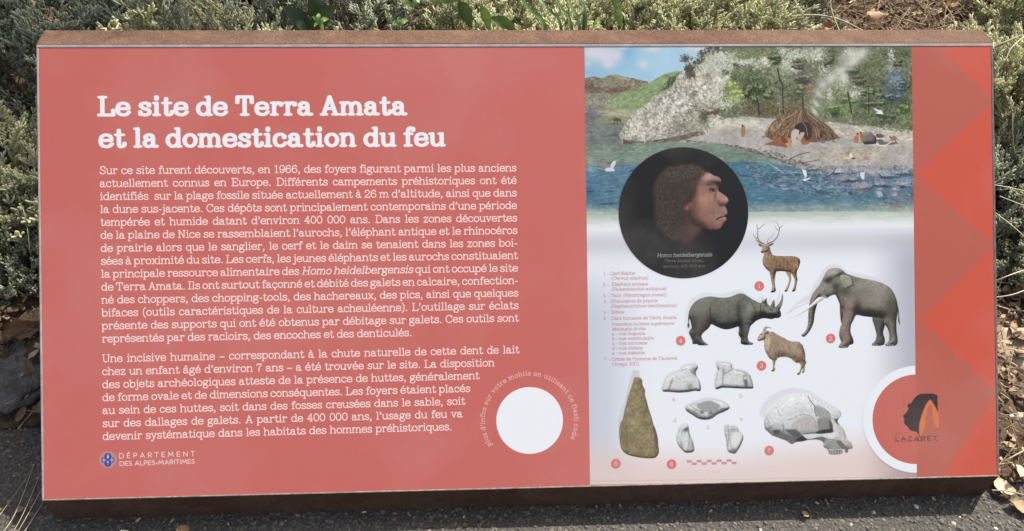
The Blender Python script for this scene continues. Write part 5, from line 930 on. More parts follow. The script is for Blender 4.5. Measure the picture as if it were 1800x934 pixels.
def m_leaf(name, stops, trans=.25, rough=.6, tone=True, sc=30, spec=.3):
    """foliage: colour by leaf tone, with fine mottling and some light passing through"""
    m = NT(name); a = m.n.new('ShaderNodeAttribute'); a.attribute_name = 'tone'
    n = m.noise(sc, 4)
    mm = m.n.new('ShaderNodeMath'); mm.operation = 'MULTIPLY_ADD'; m.l.new(n, mm.inputs[0]); mm.inputs[1].default_value = .5
    sub = m.n.new('ShaderNodeMath'); sub.operation = 'SUBTRACT'; m.l.new(a.outputs['Fac'], sub.inputs[0]); sub.inputs[1].default_value = .25
    m.l.new(sub.outputs[0], mm.inputs[2])
    c = m.ramp(mm.outputs[0], stops); m.base(c); m.rough(rough, spec)
    if trans:
        t = m.n.new('ShaderNodeBsdfTranslucent'); m.l.new(c, t.inputs[0]); mx = m.n.new('ShaderNodeMixShader'); mx.inputs[0].default_value = trans
        out = m.n['Material Output']; m.l.new(m.b.outputs[0], mx.inputs[1]); m.l.new(t.outputs[0], mx.inputs[2]); m.l.new(mx.outputs[0], out.inputs[0])
    return m.m
def m_rock(name, a, b, d, sc=9):
    m = NT(name); n1 = m.noise(sc, 8, .65); n2 = m.noise(sc * 9, 6, .7)
    c = m.ramp(n1, [(.3, a), (.5, b), (.68, d)]); c = m.mix(.6, c, m.ramp(n2, [(.35, (.55, .5, .46)), (.6, (1.15, 1.12, 1.1))]), 'MULTIPLY')
    m.base(c); m.rough(.9, .2); m.bump(n2, .8, .004); return m.m
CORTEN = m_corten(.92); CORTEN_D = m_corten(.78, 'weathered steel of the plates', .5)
RIM = m_flat('laminate edge', (.27, .245, .245), .6, .3, .22, 45)
RIM_W = m_flat('worn laminate edge', (.20, .16, .145), .6, .4, .5, 160)

# ------------------------------------------------------------ the printed sheet
art = paint_print()
lin = np.where(art <= .04045, art / 12.92, ((art + .055) / 1.055) ** 2.4)
lin = np.clip((lin - PRINT_HAZE) * PRINT_GAIN, 0.003, .92)
enc = np.where(lin <= .0031308, lin * 12.92, 1.055 * lin ** (1 / 2.4) - .055)
img = bpy.data.images.new('panel_print', TWD, THT, alpha=False)
buf = np.ones((THT, TWD, 4), np.float32); buf[..., :3] = enc[::-1]
img.pixels.foreach_set(buf.ravel()); img.update(); img.pack(); del buf
pm = NT('printed laminate'); it = pm.n.new('ShaderNodeTexImage'); it.image = img; it.interpolation = 'Cubic'; it.extension = 'EXTEND'
uvn = pm.n.new('ShaderNodeUVMap'); uvn.uv_map = 'sheet'; pm.l.new(uvn.outputs[0], it.inputs[0])
grain = pm.noise(900, 2, .5); dust = pm.noise(4, 6, .6)
cc = pm.mix(1.0, it.outputs[0], pm.ramp(grain, [(.25, (.965, .965, .965)), (.75, (1.03, 1.03, 1.03))]), 'MULTIPLY')
cc = pm.mix(pm.ramp(dust, [(.45, (0, 0, 0)), (.8, (.10, .10, .10))]), cc, (.55, .5, .47)); pm.base(cc)
pm.b.inputs['Roughness'].default_value = .42; pm.b.inputs['Specular IOR Level'].default_value = .35; pm.bump(grain, .05, .0003)
PRINT = pm.m
panel = empty('information_panel', (0, 0, 0))
tag(panel, 'wide tilted rust-steel box panel with red printed text and a picture column', 'information panel')
PMX = Matrix([[PB[0][0], PB[0][1], PB[0][2], 0], [PB[1][0], PB[1][1], PB[1][2], 0], [PB[2][0], PB[2][1], PB[2][2], ZC], [0, 0, 0, 1]])
def pw(u, v, w=0): return PMX @ Vector((u, v, w))
def sheet(name, outline, level, rim=None):
    """flat printed piece lying on the panel, outline in sheet metres"""
    h = .0002 + level * .00012; n = len(outline); area = sum(outline[i][0] * outline[(i + 1) % n][1] - outline[(i + 1) % n][0] * outline[i][1] for i in range(n))
    if area < 0: outline = outline[::-1]
    bm = bmesh.new(); vs_ = [bm.verts.new(pw(u, v, h)) for u, v in outline]
    for a_, b_, c_ in tessellate_polygon([[Vector((u, v, 0)) for u, v in outline]]):
        p_, q_, s_ = outline[a_], outline[b_], outline[c_]; ar = (q_[0] - p_[0]) * (s_[1] - p_[1]) - (q_[1] - p_[1]) * (s_[0] - p_[0])
        if abs(ar) < 1e-10: continue
        try: bm.faces.new((vs_[a_], vs_[b_], vs_[c_]) if ar > 0 else (vs_[a_], vs_[c_], vs_[b_]))
        except ValueError: pass
    uvl = bm.loops.layers.uv.new('sheet'); inv = PMX.inverted()
    for f in bm.faces:
        for lp in f.loops:
            q = inv @ lp.vert.co; lp[uvl].uv = (q.x / PW + .5, q.y / PH + .5)
    me = bpy.data.meshes.new(name); bm.to_mesh(me); bm.free(); me.materials.append(PRINT)
    o = bpy.data.objects.new(name, me); C.objects.link(o); o.parent = panel; return o
W2, H2 = PW / 2, PH / 2
rt, rl, rr_, rb = .0042, .0030, .0040, .0022
sheet('printed_sheet', [(-W2 + rl, -H2 + rb), (W2 - rr_, -H2 + rb), (W2 - rr_, H2 - rt), (-W2 + rl, H2 - rt)], 0)
for nm, P, lv in MARKS: sheet(nm, [tuple(p) for p in P], lv)
def slab(name, quad, t, mat, parent, bevel=0.0, seg=2):
    """quad (4 world points, counter-clockwise seen from outside) thickened inward by t"""
    q = [Vector(p) for p in quad]; n = (q[1] - q[0]).cross(q[3] - q[0]).normalized(); bm = bmesh.new()
    a = [bm.verts.new(p) for p in q]; b = [bm.verts.new(p - n * t) for p in q]
    bm.faces.new(a); bm.faces.new(b[::-1])
    for i in range(4): j = (i + 1) % 4; bm.faces.new((a[i], b[i], b[j], a[j]))
    bm.normal_update()
    if bevel: bmesh.ops.bevel(bm, geom=bm.edges[:], offset=bevel, segments=seg, affect='EDGES', profile=.6)
    me = bpy.data.meshes.new(name); bm.to_mesh(me); bm.free(); me.materials.append(mat)
    o = bpy.data.objects.new(name, me); C.objects.link(o); o.parent = parent; return o
def strip(name, u0, v0, u1, v1, mat, lift=.0006):
    return slab(name, [pw(u0, v0, lift), pw(u1, v0, lift), pw(u1, v1, lift), pw(u0, v1, lift)], .004, mat, panel, .0005, 1)
strip('sheet_edge', -W2, H2 - rt, W2, H2, RIM, .0008); strip('sheet_edge', -W2, -H2, W2, -H2 + rb, RIM_W)
strip('sheet_edge', -W2, -H2 + rb, -W2 + rl, H2 - rt, RIM); strip('sheet_edge', W2 - rr_, -H2 + rb, W2, H2 - rt, m_flat('dark laminate edge', (.115, .10, .10), .6, .3, .3, 60))  # right strip is a darker grey than the top and left ones
# the steel box: ledge, front, back and two sides, 3 mm plate
LD = .040
TF, BF = pw(0, H2), pw(0, -H2)                      # top front edge and bottom front edge
yt, zt, yb, zb = TF.y, TF.z + .0012, BF.y, BF.z
X0_, X1_ = -W2 - .0005, W2 + .0005
slab('top_ledge', [(X0_, yt, zt), (X1_, yt, zt), (X1_, yt + LD, zt), (X0_, yt + LD, zt)], .003, CORTEN, panel, .0012, 3)
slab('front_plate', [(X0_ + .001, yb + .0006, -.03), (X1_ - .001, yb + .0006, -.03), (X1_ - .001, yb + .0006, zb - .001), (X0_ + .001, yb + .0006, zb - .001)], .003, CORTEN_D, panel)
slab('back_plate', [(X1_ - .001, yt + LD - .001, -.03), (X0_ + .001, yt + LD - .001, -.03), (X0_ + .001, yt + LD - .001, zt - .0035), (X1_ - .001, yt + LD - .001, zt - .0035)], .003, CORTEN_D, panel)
for sx in (-1, 1):
    x = sx * (W2 - .0012); prof = [(yb + .004, -.03), (yt + LD - .0045, -.03), (yt + LD - .0045, zt - .004), (yt + .001, zt - .004), (yb + .004, zb - .001)]
    V = [(x, y, z) for y, z in prof] + [(x - sx * .003, y, z) for y, z in prof]; n = 5
    F = [tuple(range(n)), tuple(range(2 * n - 1, n - 1, -1))] + [(i, i + n, (i + 1) % n + n, (i + 1) % n) for i in range(n)]
    if sx > 0: F = [f[::-1] for f in F]
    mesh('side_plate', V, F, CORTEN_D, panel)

# ------------------------------------------------------------ ground, path
rs = np.random.default_rng(12)
def vnoise(x, y, seed, sc):
    """smooth value noise of world position"""
    r = np.random.default_rng(seed); g = r.random((128, 128)); X = np.asarray(x) * sc + 31.7; Y = np.asarray(y) * sc + 17.3
    xi = np.floor(X).astype(int); yi = np.floor(Y).astype(int); fx = X - xi; fy = Y - yi; fx = fx * fx * (3 - 2 * fx); fy = fy * fy * (3 - 2 * fy)
    G = lambda a, b: g[a % 128, b % 128]
    return (G(xi, yi) * (1 - fx) + G(xi + 1, yi) * fx) * (1 - fy) + (G(xi, yi + 1) * (1 - fx) + G(xi + 1, yi + 1) * fx) * fy - .5
def edge_y(x): return -.165 - .085 * np.asarray(x) + .03 * vnoise(x, 0 * np.asarray(x), 5, 7) + .012 * vnoise(x, 0 * np.asarray(x) + 3, 6, 30)
def soil_h(x, y):
    d = np.clip((np.asarray(y) - edge_y(x)) / .15, 0, 1); d = d * d * (3 - 2 * d)
    return .004 + d * (.016 + .02 * vnoise(x, y, 8, 4) + .014 * vnoise(x, y, 9, 16) + .006 * vnoise(x, y, 10, 60))
G = NT('earth'); gn = G.noise(3, 8, .7); G.base(G.ramp(gn, [(.3, (.05, .035, .024)), (.7, (.10, .072, .05))])); G.rough(.95, .1); G.bump(G.noise(60, 6), .6, .006)
o = mesh('ground', [(-40, -40, -.012), (40, -40, -.012), (40, 40, -.012), (-40, 40, -.012)], [(0, 1, 2, 3)], G.m); tag(o, kind='structure')
A = NT('asphalt'); an = A.noise(260, 3, .6); ab = A.noise(7, 5, .6)
vor = A.n.new('ShaderNodeTexVoronoi'); vor.inputs['Scale'].default_value = 150; A.l.new(A.coord(), vor.inputs['Vector'])
ac = A.mix(.6, A.ramp(an, [(.3, (.035, .033, .032)), (.7, (.085, .08, .074))]), A.ramp(ab, [(.3, (.55, .52, .5)), (.7, (1.2, 1.15, 1.1))]), 'MULTIPLY')
A.base(ac); A.rough(.85, .3); A.bump(vor.outputs['Distance'], .8, .004)
xs = np.linspace(-3, 3, 240); V = []; F = []
for i, x in enumerate(xs): e = float(edge_y(x)); V += [(x, -6, 0), (x, -.6, 0), (x, e + .02, 0), (x, e + .035, -.011)]
for i in range(len(xs) - 1):
    a = i * 4
    for k in range(3): F.append((a + k, a + 4 + k, a + 5 + k, a + k + 1))
tag(mesh('path', V, F, A.m), kind='structure')
# earth bed behind and beside the box
S2 = NT('garden soil'); sn = S2.noise(14, 8, .7); S2.base(S2.mix(.6, S2.ramp(sn, [(.3, (.045, .030, .022)), (.55, (.085, .060, .042)), (.75, (.13, .10, .07))]), S2.ramp(S2.noise(160, 4), [(.35, (.5, .45, .4)), (.65, (1.3, 1.25, 1.2))]), 'MULTIPLY')); S2.rough(.95, .1); S2.bump(S2.noise(220, 5), .8, .004)
nx, ny = 330, 200; gx = np.linspace(-2.3, 2.3, nx); tt = np.linspace(0, 1, ny) ** 1.3
X = np.repeat(gx[:, None], ny, 1); Y = edge_y(gx)[:, None] * (1 - tt) + 2.9 * tt; Zs = soil_h(X, Y)
idx = np.arange(nx * ny).reshape(nx, ny); a, b, c, d = idx[:-1, :-1].ravel(), idx[1:, :-1].ravel(), idx[1:, 1:].ravel(), idx[:-1, 1:].ravel()
tag(npmesh('earth_bed', np.stack([X, Y, Zs], -1).reshape(-1, 3), np.concatenate([np.stack([a, b, c], 1), np.stack([a, c, d], 1)]), S2.m), kind='structure')
# ------------------------------------------------------------ pieces joined by arrays
def rotmats(n, r, dirs=None, spin=None):
    """n rotation matrices taking +z to dirs"""
    d = np.asarray(dirs, float); d = d / np.linalg.norm(d, axis=1, keepdims=True)
    h = np.where(np.abs(d[:, 2:3]) < .95, np.array([[0, 0, 1.]]), np.array([[1., 0, 0]])); x = np.cross(h, d); x /= np.linalg.norm(x, axis=1, keepdims=True); y = np.cross(d, x)
    s = r.uniform(0, 2 * np.pi, n) if spin is None else spin; c, s = np.cos(s)[:, None], np.sin(s)[:, None]
    return np.stack([x * c + y * s, -x * s + y * c, d], 2)
def join(protos, which, pos, R, scale, tone, jitter=None):
    Vs, Ts, As = [], [], []; off = 0
    for k, (PV, PT, PA) in enumerate(protos):
        m = np.where(which == k)[0]
        if not len(m): continue
        v = np.einsum('nij,vj->nvi', R[m], PV) * (scale[m][:, None, None] if scale.ndim == 1 else scale[m][:, None, :]) + pos[m][:, None, :]
        n = len(m); Vs.append(v.reshape(-1, 3)); Ts.append((PT[None] + (np.arange(n) * len(PV))[:, None, None] + off).reshape(-1, 3)); As.append((PA[None] + tone[m][:, None]).ravel()); off += n * len(PV)
    return np.concatenate(Vs), np.concatenate(Ts), np.concatenate(As)
def tube(P, rad, sides=4, cap=True):
    P = np.asarray(P, float); n = len(P); rad = np.broadcast_to(rad, n).astype(float); V = []; T = []
    t = np.gradient(P, axis=0); t /= np.linalg.norm(t, axis=1, keepdims=True) + 1e-12
    h = np.array([0, 0, 1.]) if abs(t[0][2]) < .9 else np.array([1., 0, 0])
    for i in range(n):
        x = np.cross(h, t[i]); x /= np.linalg.norm(x) + 1e-12; y = np.cross(t[i], x); h = y if i == 0 else h
        for s in range(sides): a = 2 * math.pi * s / sides; V.append(P[i] + (x * math.cos(a) + y * math.sin(a)) * rad[i])
    for i in range(n - 1):
        for s in range(sides):
            a, b = i * sides + s, i * sides + (s + 1) % sides; T += [(a, b, b + sides), (a, b + sides, a + sides)]
    if cap:
        V.append(P[-1] + t[-1] * rad[-1] * .9); k = len(V) - 1
        for s in range(sides): T.append(((n - 1) * sides + s, (n - 1) * sides + (s + 1) % sides, k))
    return np.array(V), np.array(T, np.int32)
def cat(parts):
    V = []; T = []; A = []; o_ = 0
    for v, t, a in parts: V.append(v); T.append(t + o_); A.append(np.broadcast_to(a, len(v))); o_ += len(v)
    return np.concatenate(V), np.concatenate(T), np.concatenate(A)
def sprig(seed, L=.085, nf=34, fl=.0145, fr=.00195):
    """a shoot of cotton lavender: a soft stem thick with blunt finger leaves"""
    r = np.random.default_rng(seed); bend = r.normal(0, .012, 2); ts = np.linspace(0, 1, 6)
    S_ = np.stack([bend[0] * ts ** 2, bend[1] * ts ** 2, L * ts], 1); v, t = tube(S_, np.linspace(.0016, .0008, 6), 3); parts = [(v, t, -.12)]
    for i in range(nf):
        u = .22 + .78 * (i / nf) ** .8; p = np.array([bend[0] * u * u, bend[1] * u * u, L * u]); a = i * 2.4 + r.uniform(-.4, .4)
        el = r.uniform(.35, .9) + .5 * u; d = np.array([math.cos(a) * math.cos(el), math.sin(a) * math.cos(el), math.sin(el)])
        l = fl * r.uniform(.6, 1.25) * (1.1 - .35 * u); up = np.array([0, 0, 1.])
        P = [p + d * l * k + up * l * .35 * k * k for k in (0, .5, 1)]
        v, t = tube(P, np.array([.65, 1.05, .95]) * fr * r.uniform(.8, 1.15), 4); parts.append((v, t, .10 * u + r.uniform(-.05, .05)))
    # side shoots
    for _ in range(3):
        u = r.uniform(.3, .75); a = r.uniform(0, 6.28); p = np.array([bend[0] * u * u, bend[1] * u * u, L * u]); d = np.array([math.cos(a) * .8, math.sin(a) * .8, .75]); q = p + d * L * .28
        v, t = tube([p, (p + q) / 2, q], [.0011, .001, .0008], 3); parts.append((v, t, -.05))
        for i in range(9):
            w = .35 + .65 * i / 9; c_ = p + (q - p) * w; b = i * 2.4; e = np.array([math.cos(b), math.sin(b), .6 + w]); e /= np.linalg.norm(e); l = fl * r.uniform(.5, .9)
            v, t = tube([c_, c_ + e * l * .5, c_ + e * l + up * l * .2], np.array([.65, 1, .9]) * fr * .9, 4); parts.append((v, t, .06 + r.uniform(-.05, .05)))
    return cat(parts)
SPRIGS = [sprig(100 + i, L=.085 + .02 * (i % 3), nf=22 + 3 * (i % 3)) for i in range(7)]
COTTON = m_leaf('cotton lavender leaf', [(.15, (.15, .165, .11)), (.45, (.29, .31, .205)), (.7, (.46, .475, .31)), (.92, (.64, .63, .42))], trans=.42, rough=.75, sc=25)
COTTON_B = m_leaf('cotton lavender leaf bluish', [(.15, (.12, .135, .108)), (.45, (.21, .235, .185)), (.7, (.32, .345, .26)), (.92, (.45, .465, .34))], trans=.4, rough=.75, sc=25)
TWIG = m_flat('twig bark', (.12, .085, .06), .85, .2, .35, 60)
def shrub(label, cx, cy, rx, ry, h, n, seed, mat=COTTON, size=1.0, lean=(0, 0), zb=.01, tone=.78, up=.42):
    r = np.random.default_rng(seed); root = empty('cotton_lavender', (cx, cy, 0)); tag(root, label, 'shrub', 'cotton lavender shrubs around the panel')
    az = r.uniform(0, 2 * np.pi, n); rho = np.sqrt(r.random(n)) * r.uniform(.9, 1.08, n)
    rim = 1 + .16 * np.sin(az * 3 + seed) + .10 * np.sin(az * 7 + 2 * seed); ox, oy = np.cos(az) * rho, np.sin(az) * rho
    hh = h * (1 - .85 * np.clip(rho, 0, 1) ** 4) * (1 + .5 * vnoise(ox * rx + cx, oy * ry + cy, seed, 9)) * np.where(r.random(n) < .25, r.uniform(.35, .8, n), 1)
    P = np.stack([ox * rim * rx, oy * rim * ry, hh], 1); rad = hh / h
    D = np.stack([ox * (.25 + .75 * rho ** 3), oy * (.25 + .75 * rho ** 3), np.full(n, .9)], 1) + np.array([lean[0], lean[1], 0]) + r.normal(0, up, (n, 3)) * np.array([1, 1, .2]); D /= np.linalg.norm(D, axis=1, keepdims=True)
    cz = rho; sc = size * r.uniform(.75, 1.3, n); P = P - D * (.07 * sc)[:, None]; P[:, 2] = np.maximum(P[:, 2], zb)
    V, T_, A_ = join(SPRIGS, r.integers(0, len(SPRIGS), n), P, rotmats(n, r, D), sc, tone + r.normal(0, .15, n))
    npmesh('foliage', V, T_, mat, root, False, A_)
    st = []
    for i in range(0, n, max(n // 46, 1)):
        e = P[i]; b = np.array([r.normal(0, rx * .12), r.normal(0, ry * .12), -.01]); m_ = (b + e) / 2 + np.array([0, 0, .1 * h]) + r.normal(0, .012, 3)
        v, t = tube([b, m_, e], [.0045, .003, .0014], 4, False); st.append((v, t, .4))
    V, T_, A_ = cat(st); npmesh('stem', V, T_, TWIG, root, True)
    return root
SH = [
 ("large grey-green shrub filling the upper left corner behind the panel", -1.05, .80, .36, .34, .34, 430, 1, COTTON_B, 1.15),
 ("upright pale shoots just above the left end of the steel ledge", -.56, .50, .27, .12, .45, 130, 2, COTTON, 1.0),
 ("sunlit shrub along the left edge of the panel, above the shaded rock", -1.00, .40, .19, .20, .20, 230, 3, COTTON, 1.1),
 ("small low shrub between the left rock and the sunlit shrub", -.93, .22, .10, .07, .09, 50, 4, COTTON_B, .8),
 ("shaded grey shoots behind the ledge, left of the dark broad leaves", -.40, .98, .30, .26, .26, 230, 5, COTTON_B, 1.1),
 ("dense sunny shrub behind the middle of the ledge, under the glossy leaves", .04, .86, .27, .36, .26, 430, 6, COTTON, .85),
 ("wide grey-green shrub behind the ledge, right of the strap leaves", .46, .94, .30, .36, .24, 480, 7, COTTON, .95),
 ("low shrub tuft at the left rim of the dry twig patch", .76, 1.06, .12, .16, .17, 130, 8, COTTON_B, .85),
 ("sunlit shrub behind the right end of the ledge", 1.52, 1.02, .26, .30, .26, 380, 9, COTTON, .95),
 ("low sparse shrub between the twig patch and the right end of the ledge", 1.17, .86, .15, .14, .14, 130, 17, COTTON, .85),
 ("shrub spilling past the upper right corner of the panel", 1.16, .60, .22, .20, .24, 330, 10, COTTON, .95),
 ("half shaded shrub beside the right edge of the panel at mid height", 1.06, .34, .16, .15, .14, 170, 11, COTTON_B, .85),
 ("small sprig clump above the right-hand rocks", 1.02, .18, .07, .05, .08, 44, 12, COTTON_B, .75),
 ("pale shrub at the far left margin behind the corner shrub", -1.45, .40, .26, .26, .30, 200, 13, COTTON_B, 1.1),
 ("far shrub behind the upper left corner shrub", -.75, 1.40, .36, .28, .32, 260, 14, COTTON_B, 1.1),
 ("far shrub beyond the middle of the ledge", .25, 1.50, .34, .22, .30, 260, 15, COTTON, 1.0),
 ("shrub at the far right margin of the bed", 1.62, .55, .22, .22, .26, 180, 16, COTTON, 1.0),
]
for (lb, cx, cy, rx, ry, h, n, sd, mt, sz) in SH: shrub(lb, cx, cy, rx, ry, h, n, sd, mt, sz)
# ------------------------------------------------------------ places seen along the camera's rays, at a chosen distance back
def at_y(px, py, y):
    d = CAMR @ np.array([(px - 900) / FOC, -(py - 467) / FOC, -1.0]); s = (y - CAMC[1]) / d[1]; return CAMC + s * d
GREEN = m_leaf('green leaf', [(.15, (.03, .055, .018)), (.45, (.055, .10, .03)), (.75, (.12, .20, .05)), (.95, (.20, .29, .08))], trans=.3, rough=.38, sc=60, spec=.6)
STRAW = m_leaf('dry straw', [(.1, (.16, .12, .075)), (.5, (.33, .27, .17)), (.9, (.52, .46, .32))], trans=.15, rough=.7, sc=60)
def blade(P, w, tone, fold=.35, wave=0.0):
    """long leaf along a path with a folded midrib; widths along it"""
    P = spline(P, False, 6); n = len(P); w = np.interp(np.linspace(0, 1, n), np.linspace(0, 1, len(w)), w); t = np.gradient(P, axis=0); t /= np.linalg.norm(t, axis=1, keepdims=True) + 1e-12
    view = CAMC - P; sd = np.cross(t, view); sd /= np.linalg.norm(sd, axis=1, keepdims=True) + 1e-12; nn = np.cross(sd, t)
    k = np.arange(n); wv = wave * np.sin(k * 1.15)[:, None] * w[:, None]
    V = np.concatenate([P - sd * w[:, None] / 2 + nn * (w[:, None] * fold / 2 + wv), P, P + sd * w[:, None] / 2 + nn * (w[:, None] * fold / 2 - wv)]); T_ = []
    for i in range(n - 1):
        for a in (0, n): T_ += [(a + i, a + i + 1, a + n + i + 1), (a + i, a + n + i + 1, a + n + i)]
    return V, np.array(T_, np.int32), np.full(len(V), tone) + .05 * (np.repeat([0, 1, 0], n))
def plant(name, label, cat_, pieces, group=None, base=None):
    b = base if base is not None else pieces[0][1][0]
    root = empty(name, (float(b[0]), float(b[1]), 0)); tag(root, label, cat_, group)
    for nm, P, w, tone, mat, kw in pieces:
        P = np.array([np.asarray(p, float) for p in P])
        if nm in ('stem', 'stalk'): P = spline(P, False, 5) if len(P) > 2 else P; V, T_ = tube(P, np.interp(np.linspace(0, 1, len(P)), np.linspace(0, 1, len(w)), w), 5); A_ = np.full(len(V), tone)
        else: V, T_, A_ = blade(P, w, tone, **kw)
        V = V - np.array([b[0], b[1], 0]); o_ = npmesh(nm, V, T_, mat, root, True, A_)
    return root
def ray(px, py, y): return at_y(px, py, y)
# strap-leaved plant
sb = np.array([.13, .50, .0]); L_ = []
for (x0, y0, x1, y1, w, tn) in ((962, 62, 898, -22, .0085, .75), (988, 60, 942, -14, .0055, .5), (1006, 60, 964, -26, .0055, .62), (1019, 60, 992, -18, .0065, .66), (1029, 42, 1008, -24, .0065, .7), (1026, 38, 1016, -24, .0050, .45)):
    a_ = ray(x0, y0, .50); b_ = ray(x1, y1, .66)
    L_.append(('leaf', [sb + np.array([(x0 - 1000) * .0004, 0, .01]), sb * .5 + a_ * .5 - np.array([0, 0, .03]), a_, (a_ + b_) / 2 + np.array([0, 0, .006]), b_], [w * .8, w, w * 1.05, w * .9, w * .3], tn, GREEN, dict(fold=.3)))
plant('strap_leaved_plant', "fan of long narrow green strap leaves crossing above the ledge", 'plant', L_, base=sb)
# broad-leaved weeds
RED_ST = m_flat('reddish stem', (.09, .035, .03), .6, .4, .3, 50)
def lf(p0, p1, y, w, tone, bow=.012, **kw):
    a_ = ray(*p0, y); b_ = ray(*p1, y + kw.pop('dy', .02)); m_ = (a_ + b_) / 2 + np.array([0, -.2, .6]) * bow
    return ('leaf', [a_, a_ * .7 + b_ * .3 + (m_ - (a_ + b_) / 2) * .8, m_, a_ * .25 + b_ * .75 + (m_ - (a_ + b_) / 2) * .6, b_], [w * .15, w * .85, w, w * .65, w * .05], tone, GREEN, dict(fold=.25, wave=kw.get('wave', 0)))
b0 = np.array([-.28, .52, 0]); t0 = ray(541, -10, .62)
plant('broad_leaved_weed', "dark broad leaves on a red-brown stem behind the left half of the ledge", 'weed', [
    ('stem', [b0, ray(545, 56, .56), ray(540, 20, .58), t0], [.0035, .003, .0026, .002], .3, RED_ST, {}),
    lf((548, 56), (500, 14), .55, .034, .12), lf((548, 54), (590, 12), .57, .034, .22), lf((545, 30), (566, -12), .58, .028, .2), lf((540, 60), (520, 36), .53, .016, .3),
    lf((563, 44), (548, 30), .52, .007, .95), lf((563, 44), (578, 34), .52, .009, .98), lf((563, 44), (560, 24), .52, .008, .9), lf((562, 44), (569, 54), .52, .009, 1.0), lf((563, 44), (552, 48), .52, .006, .9)], 'broad-leaved weeds behind the ledge', b0)
b1 = np.array([-.02, .5, 0])
plant('broad_leaved_weed', "glossy green leaves lying over the sunny shrub behind the middle of the ledge", 'weed', [
    ('stem', [b1, ray(800, 66, .52), ray(812, 20, .56), ray(803, -8, .6)], [.003, .0025, .002, .0018], .4, GREEN, {}),
    lf((806, 2), (756, 2), .56, .020, .72), lf((806, 2), (829, 50), .53, .026, .30, wave=.06), lf((806, 0), (826, -14), .58, .020, .6), lf((845, 10), (862, 56), .50, .019, .62, wave=.08), lf((862, 32), (908, 56), .50, .022, .66), lf((725, 14), (740, -4), .52, .012, .95), lf((725, 14), (708, 6), .52, .010, .9),
    lf((702, 48), (718, 36), .50, .010, 1.0), lf((702, 48), (690, 40), .50, .008, .95)], 'broad-leaved weeds behind the ledge', b1)
b2 = np.array([.22, .5, 0])
plant('broad_leaved_weed', "single wavy bright green leaf right of the strap leaves", 'weed', [
    ('stem', [b2, ray(1096, 62, .52), ray(1095, 40, .54)], [.0022, .002, .0016], .5, GREEN, {}),
    lf((1097, 52), (1073, 20), .54, .014, .85, wave=.1), lf((1092, 32), (1070, -14), .56, .016, .8, wave=.12), lf((1043, 46), (1058, 38), .52, .010, .95)], 'broad-leaved weeds behind the ledge', b2)
b3 = ground_at(1820, 500)
plant('broad_leaved_weed', "shaded green strap-like leaves right of the panel near its middle", 'weed', [
    ('leaf', [b3, ray(1775, 395, .30), ray(1750, 385, .33)], [.012, .014, .003], .15, GREEN, dict(fold=.3)), ('leaf', [b3, ray(1783, 350, .34), ray(1772, 372, .31)], [.010, .016, .003], .3, GREEN, dict(fold=.3)), lf((1800, 350), (1785, 340), .32, .014, .7)], None, b3)
# dry stalks
def straws(label, lines, base, g='dry straws in the bed'):
    pc = []
    for P, w, tn in lines: pc.append(('stalk', P, w, tn, STRAW, {}))
    return plant('dry_stalk', label, 'dry grass', pc, g, np.array(base))
gz = lambda px, py, z=.012: np.array(ground_at(px, py, z))
straws("thin branched dry stalk against the dark shrub by the left edge", [([gz(58, 480), ray(48, 400, .20), ray(38, 360, .22), ray(30, 345, .22)], [.0012, .0011, .0008, .0004], .6), ([ray(48, 400, .20), ray(52, 440, .17)], [.0006, .0004], .7), ([ray(38, 362, .22), ray(46, 335, .23)], [.0007, .0003], .6)], gz(58, 480))
straws("tuft of golden dry straws leaning over the shaded asphalt at the lower left corner", [([gz(8, 960), gz(40, 905, .03), gz(72, 830, .05)], [.0006, .0005, .0002], .9), ([gz(14, 962), gz(46, 910, .03), gz(78, 850, .05)], [.0006, .0005, .0002], .95), ([gz(2, 940), gz(28, 900, .02), gz(66, 800, .04)], [.0007, .0006, .0002], .8), ([gz(30, 955), gz(62, 905, .015), gz(84, 870, .02)], [.0007, .0006, .0002], .7), ([gz(0, 905), gz(40, 850, .015), gz(60, 815, .02)], [.0006, .0005, .0002], .5)], gz(10, 950))
straws("dry seed stalk with an orange head right of the panel's upper edge", [([gz(1796, 330), ray(1781, 250, .40), ray(1780, 195, .42)], [.0012, .001, .0016], .7), ([ray(1781, 206, .42), ray(1776, 186, .42)], [.003, .001], .15), ([ray(1781, 206, .42), ray(1784, 190, .42)], [.0026, .001], .2)], gz(1796, 330))
straws("long straws crossing beside the right edge of the panel", [([ray(1746, 372, .24), ray(1785, 402, .22), ray(1830, 445, .2)], [.0011, .001, .0009], .9), ([ray(1746, 496, .14), ray(1775, 484, .14), ray(1815, 470, .16)], [.0014, .0013, .001], 1.0), ([ray(1748, 523, .10), ray(1780, 518, .10), ray(1815, 505, .12)], [.0012, .0011, .001], 1.0), ([ray(1744, 325, .3), ray(1775, 330, .3), ray(1820, 341, .3)], [.0009, .0009, .0008], .8), ([ray(1757, 345, .26), ray(1790, 358, .26), ray(1815, 366, .26)], [.001, .0009, .0008], .75), ([gz(1752, 672), gz(1780, 680, .03), gz(1812, 690, .03)], [.001, .001, .0008], .9), ([gz(1752, 694), gz(1780, 697, .03), gz(1812, 698, .03)], [.0013, .0012, .001], .8), ([gz(1755, 818, .02), gz(1778, 804, .04), gz(1812, 786, .05)], [.0013, .0012, .001], 1.0), ([gz(1744, 862, .012), gz(1775, 864, .016), gz(1812, 874, .012)], [.0012, .0014, .001], .55)], gz(1800, 560))
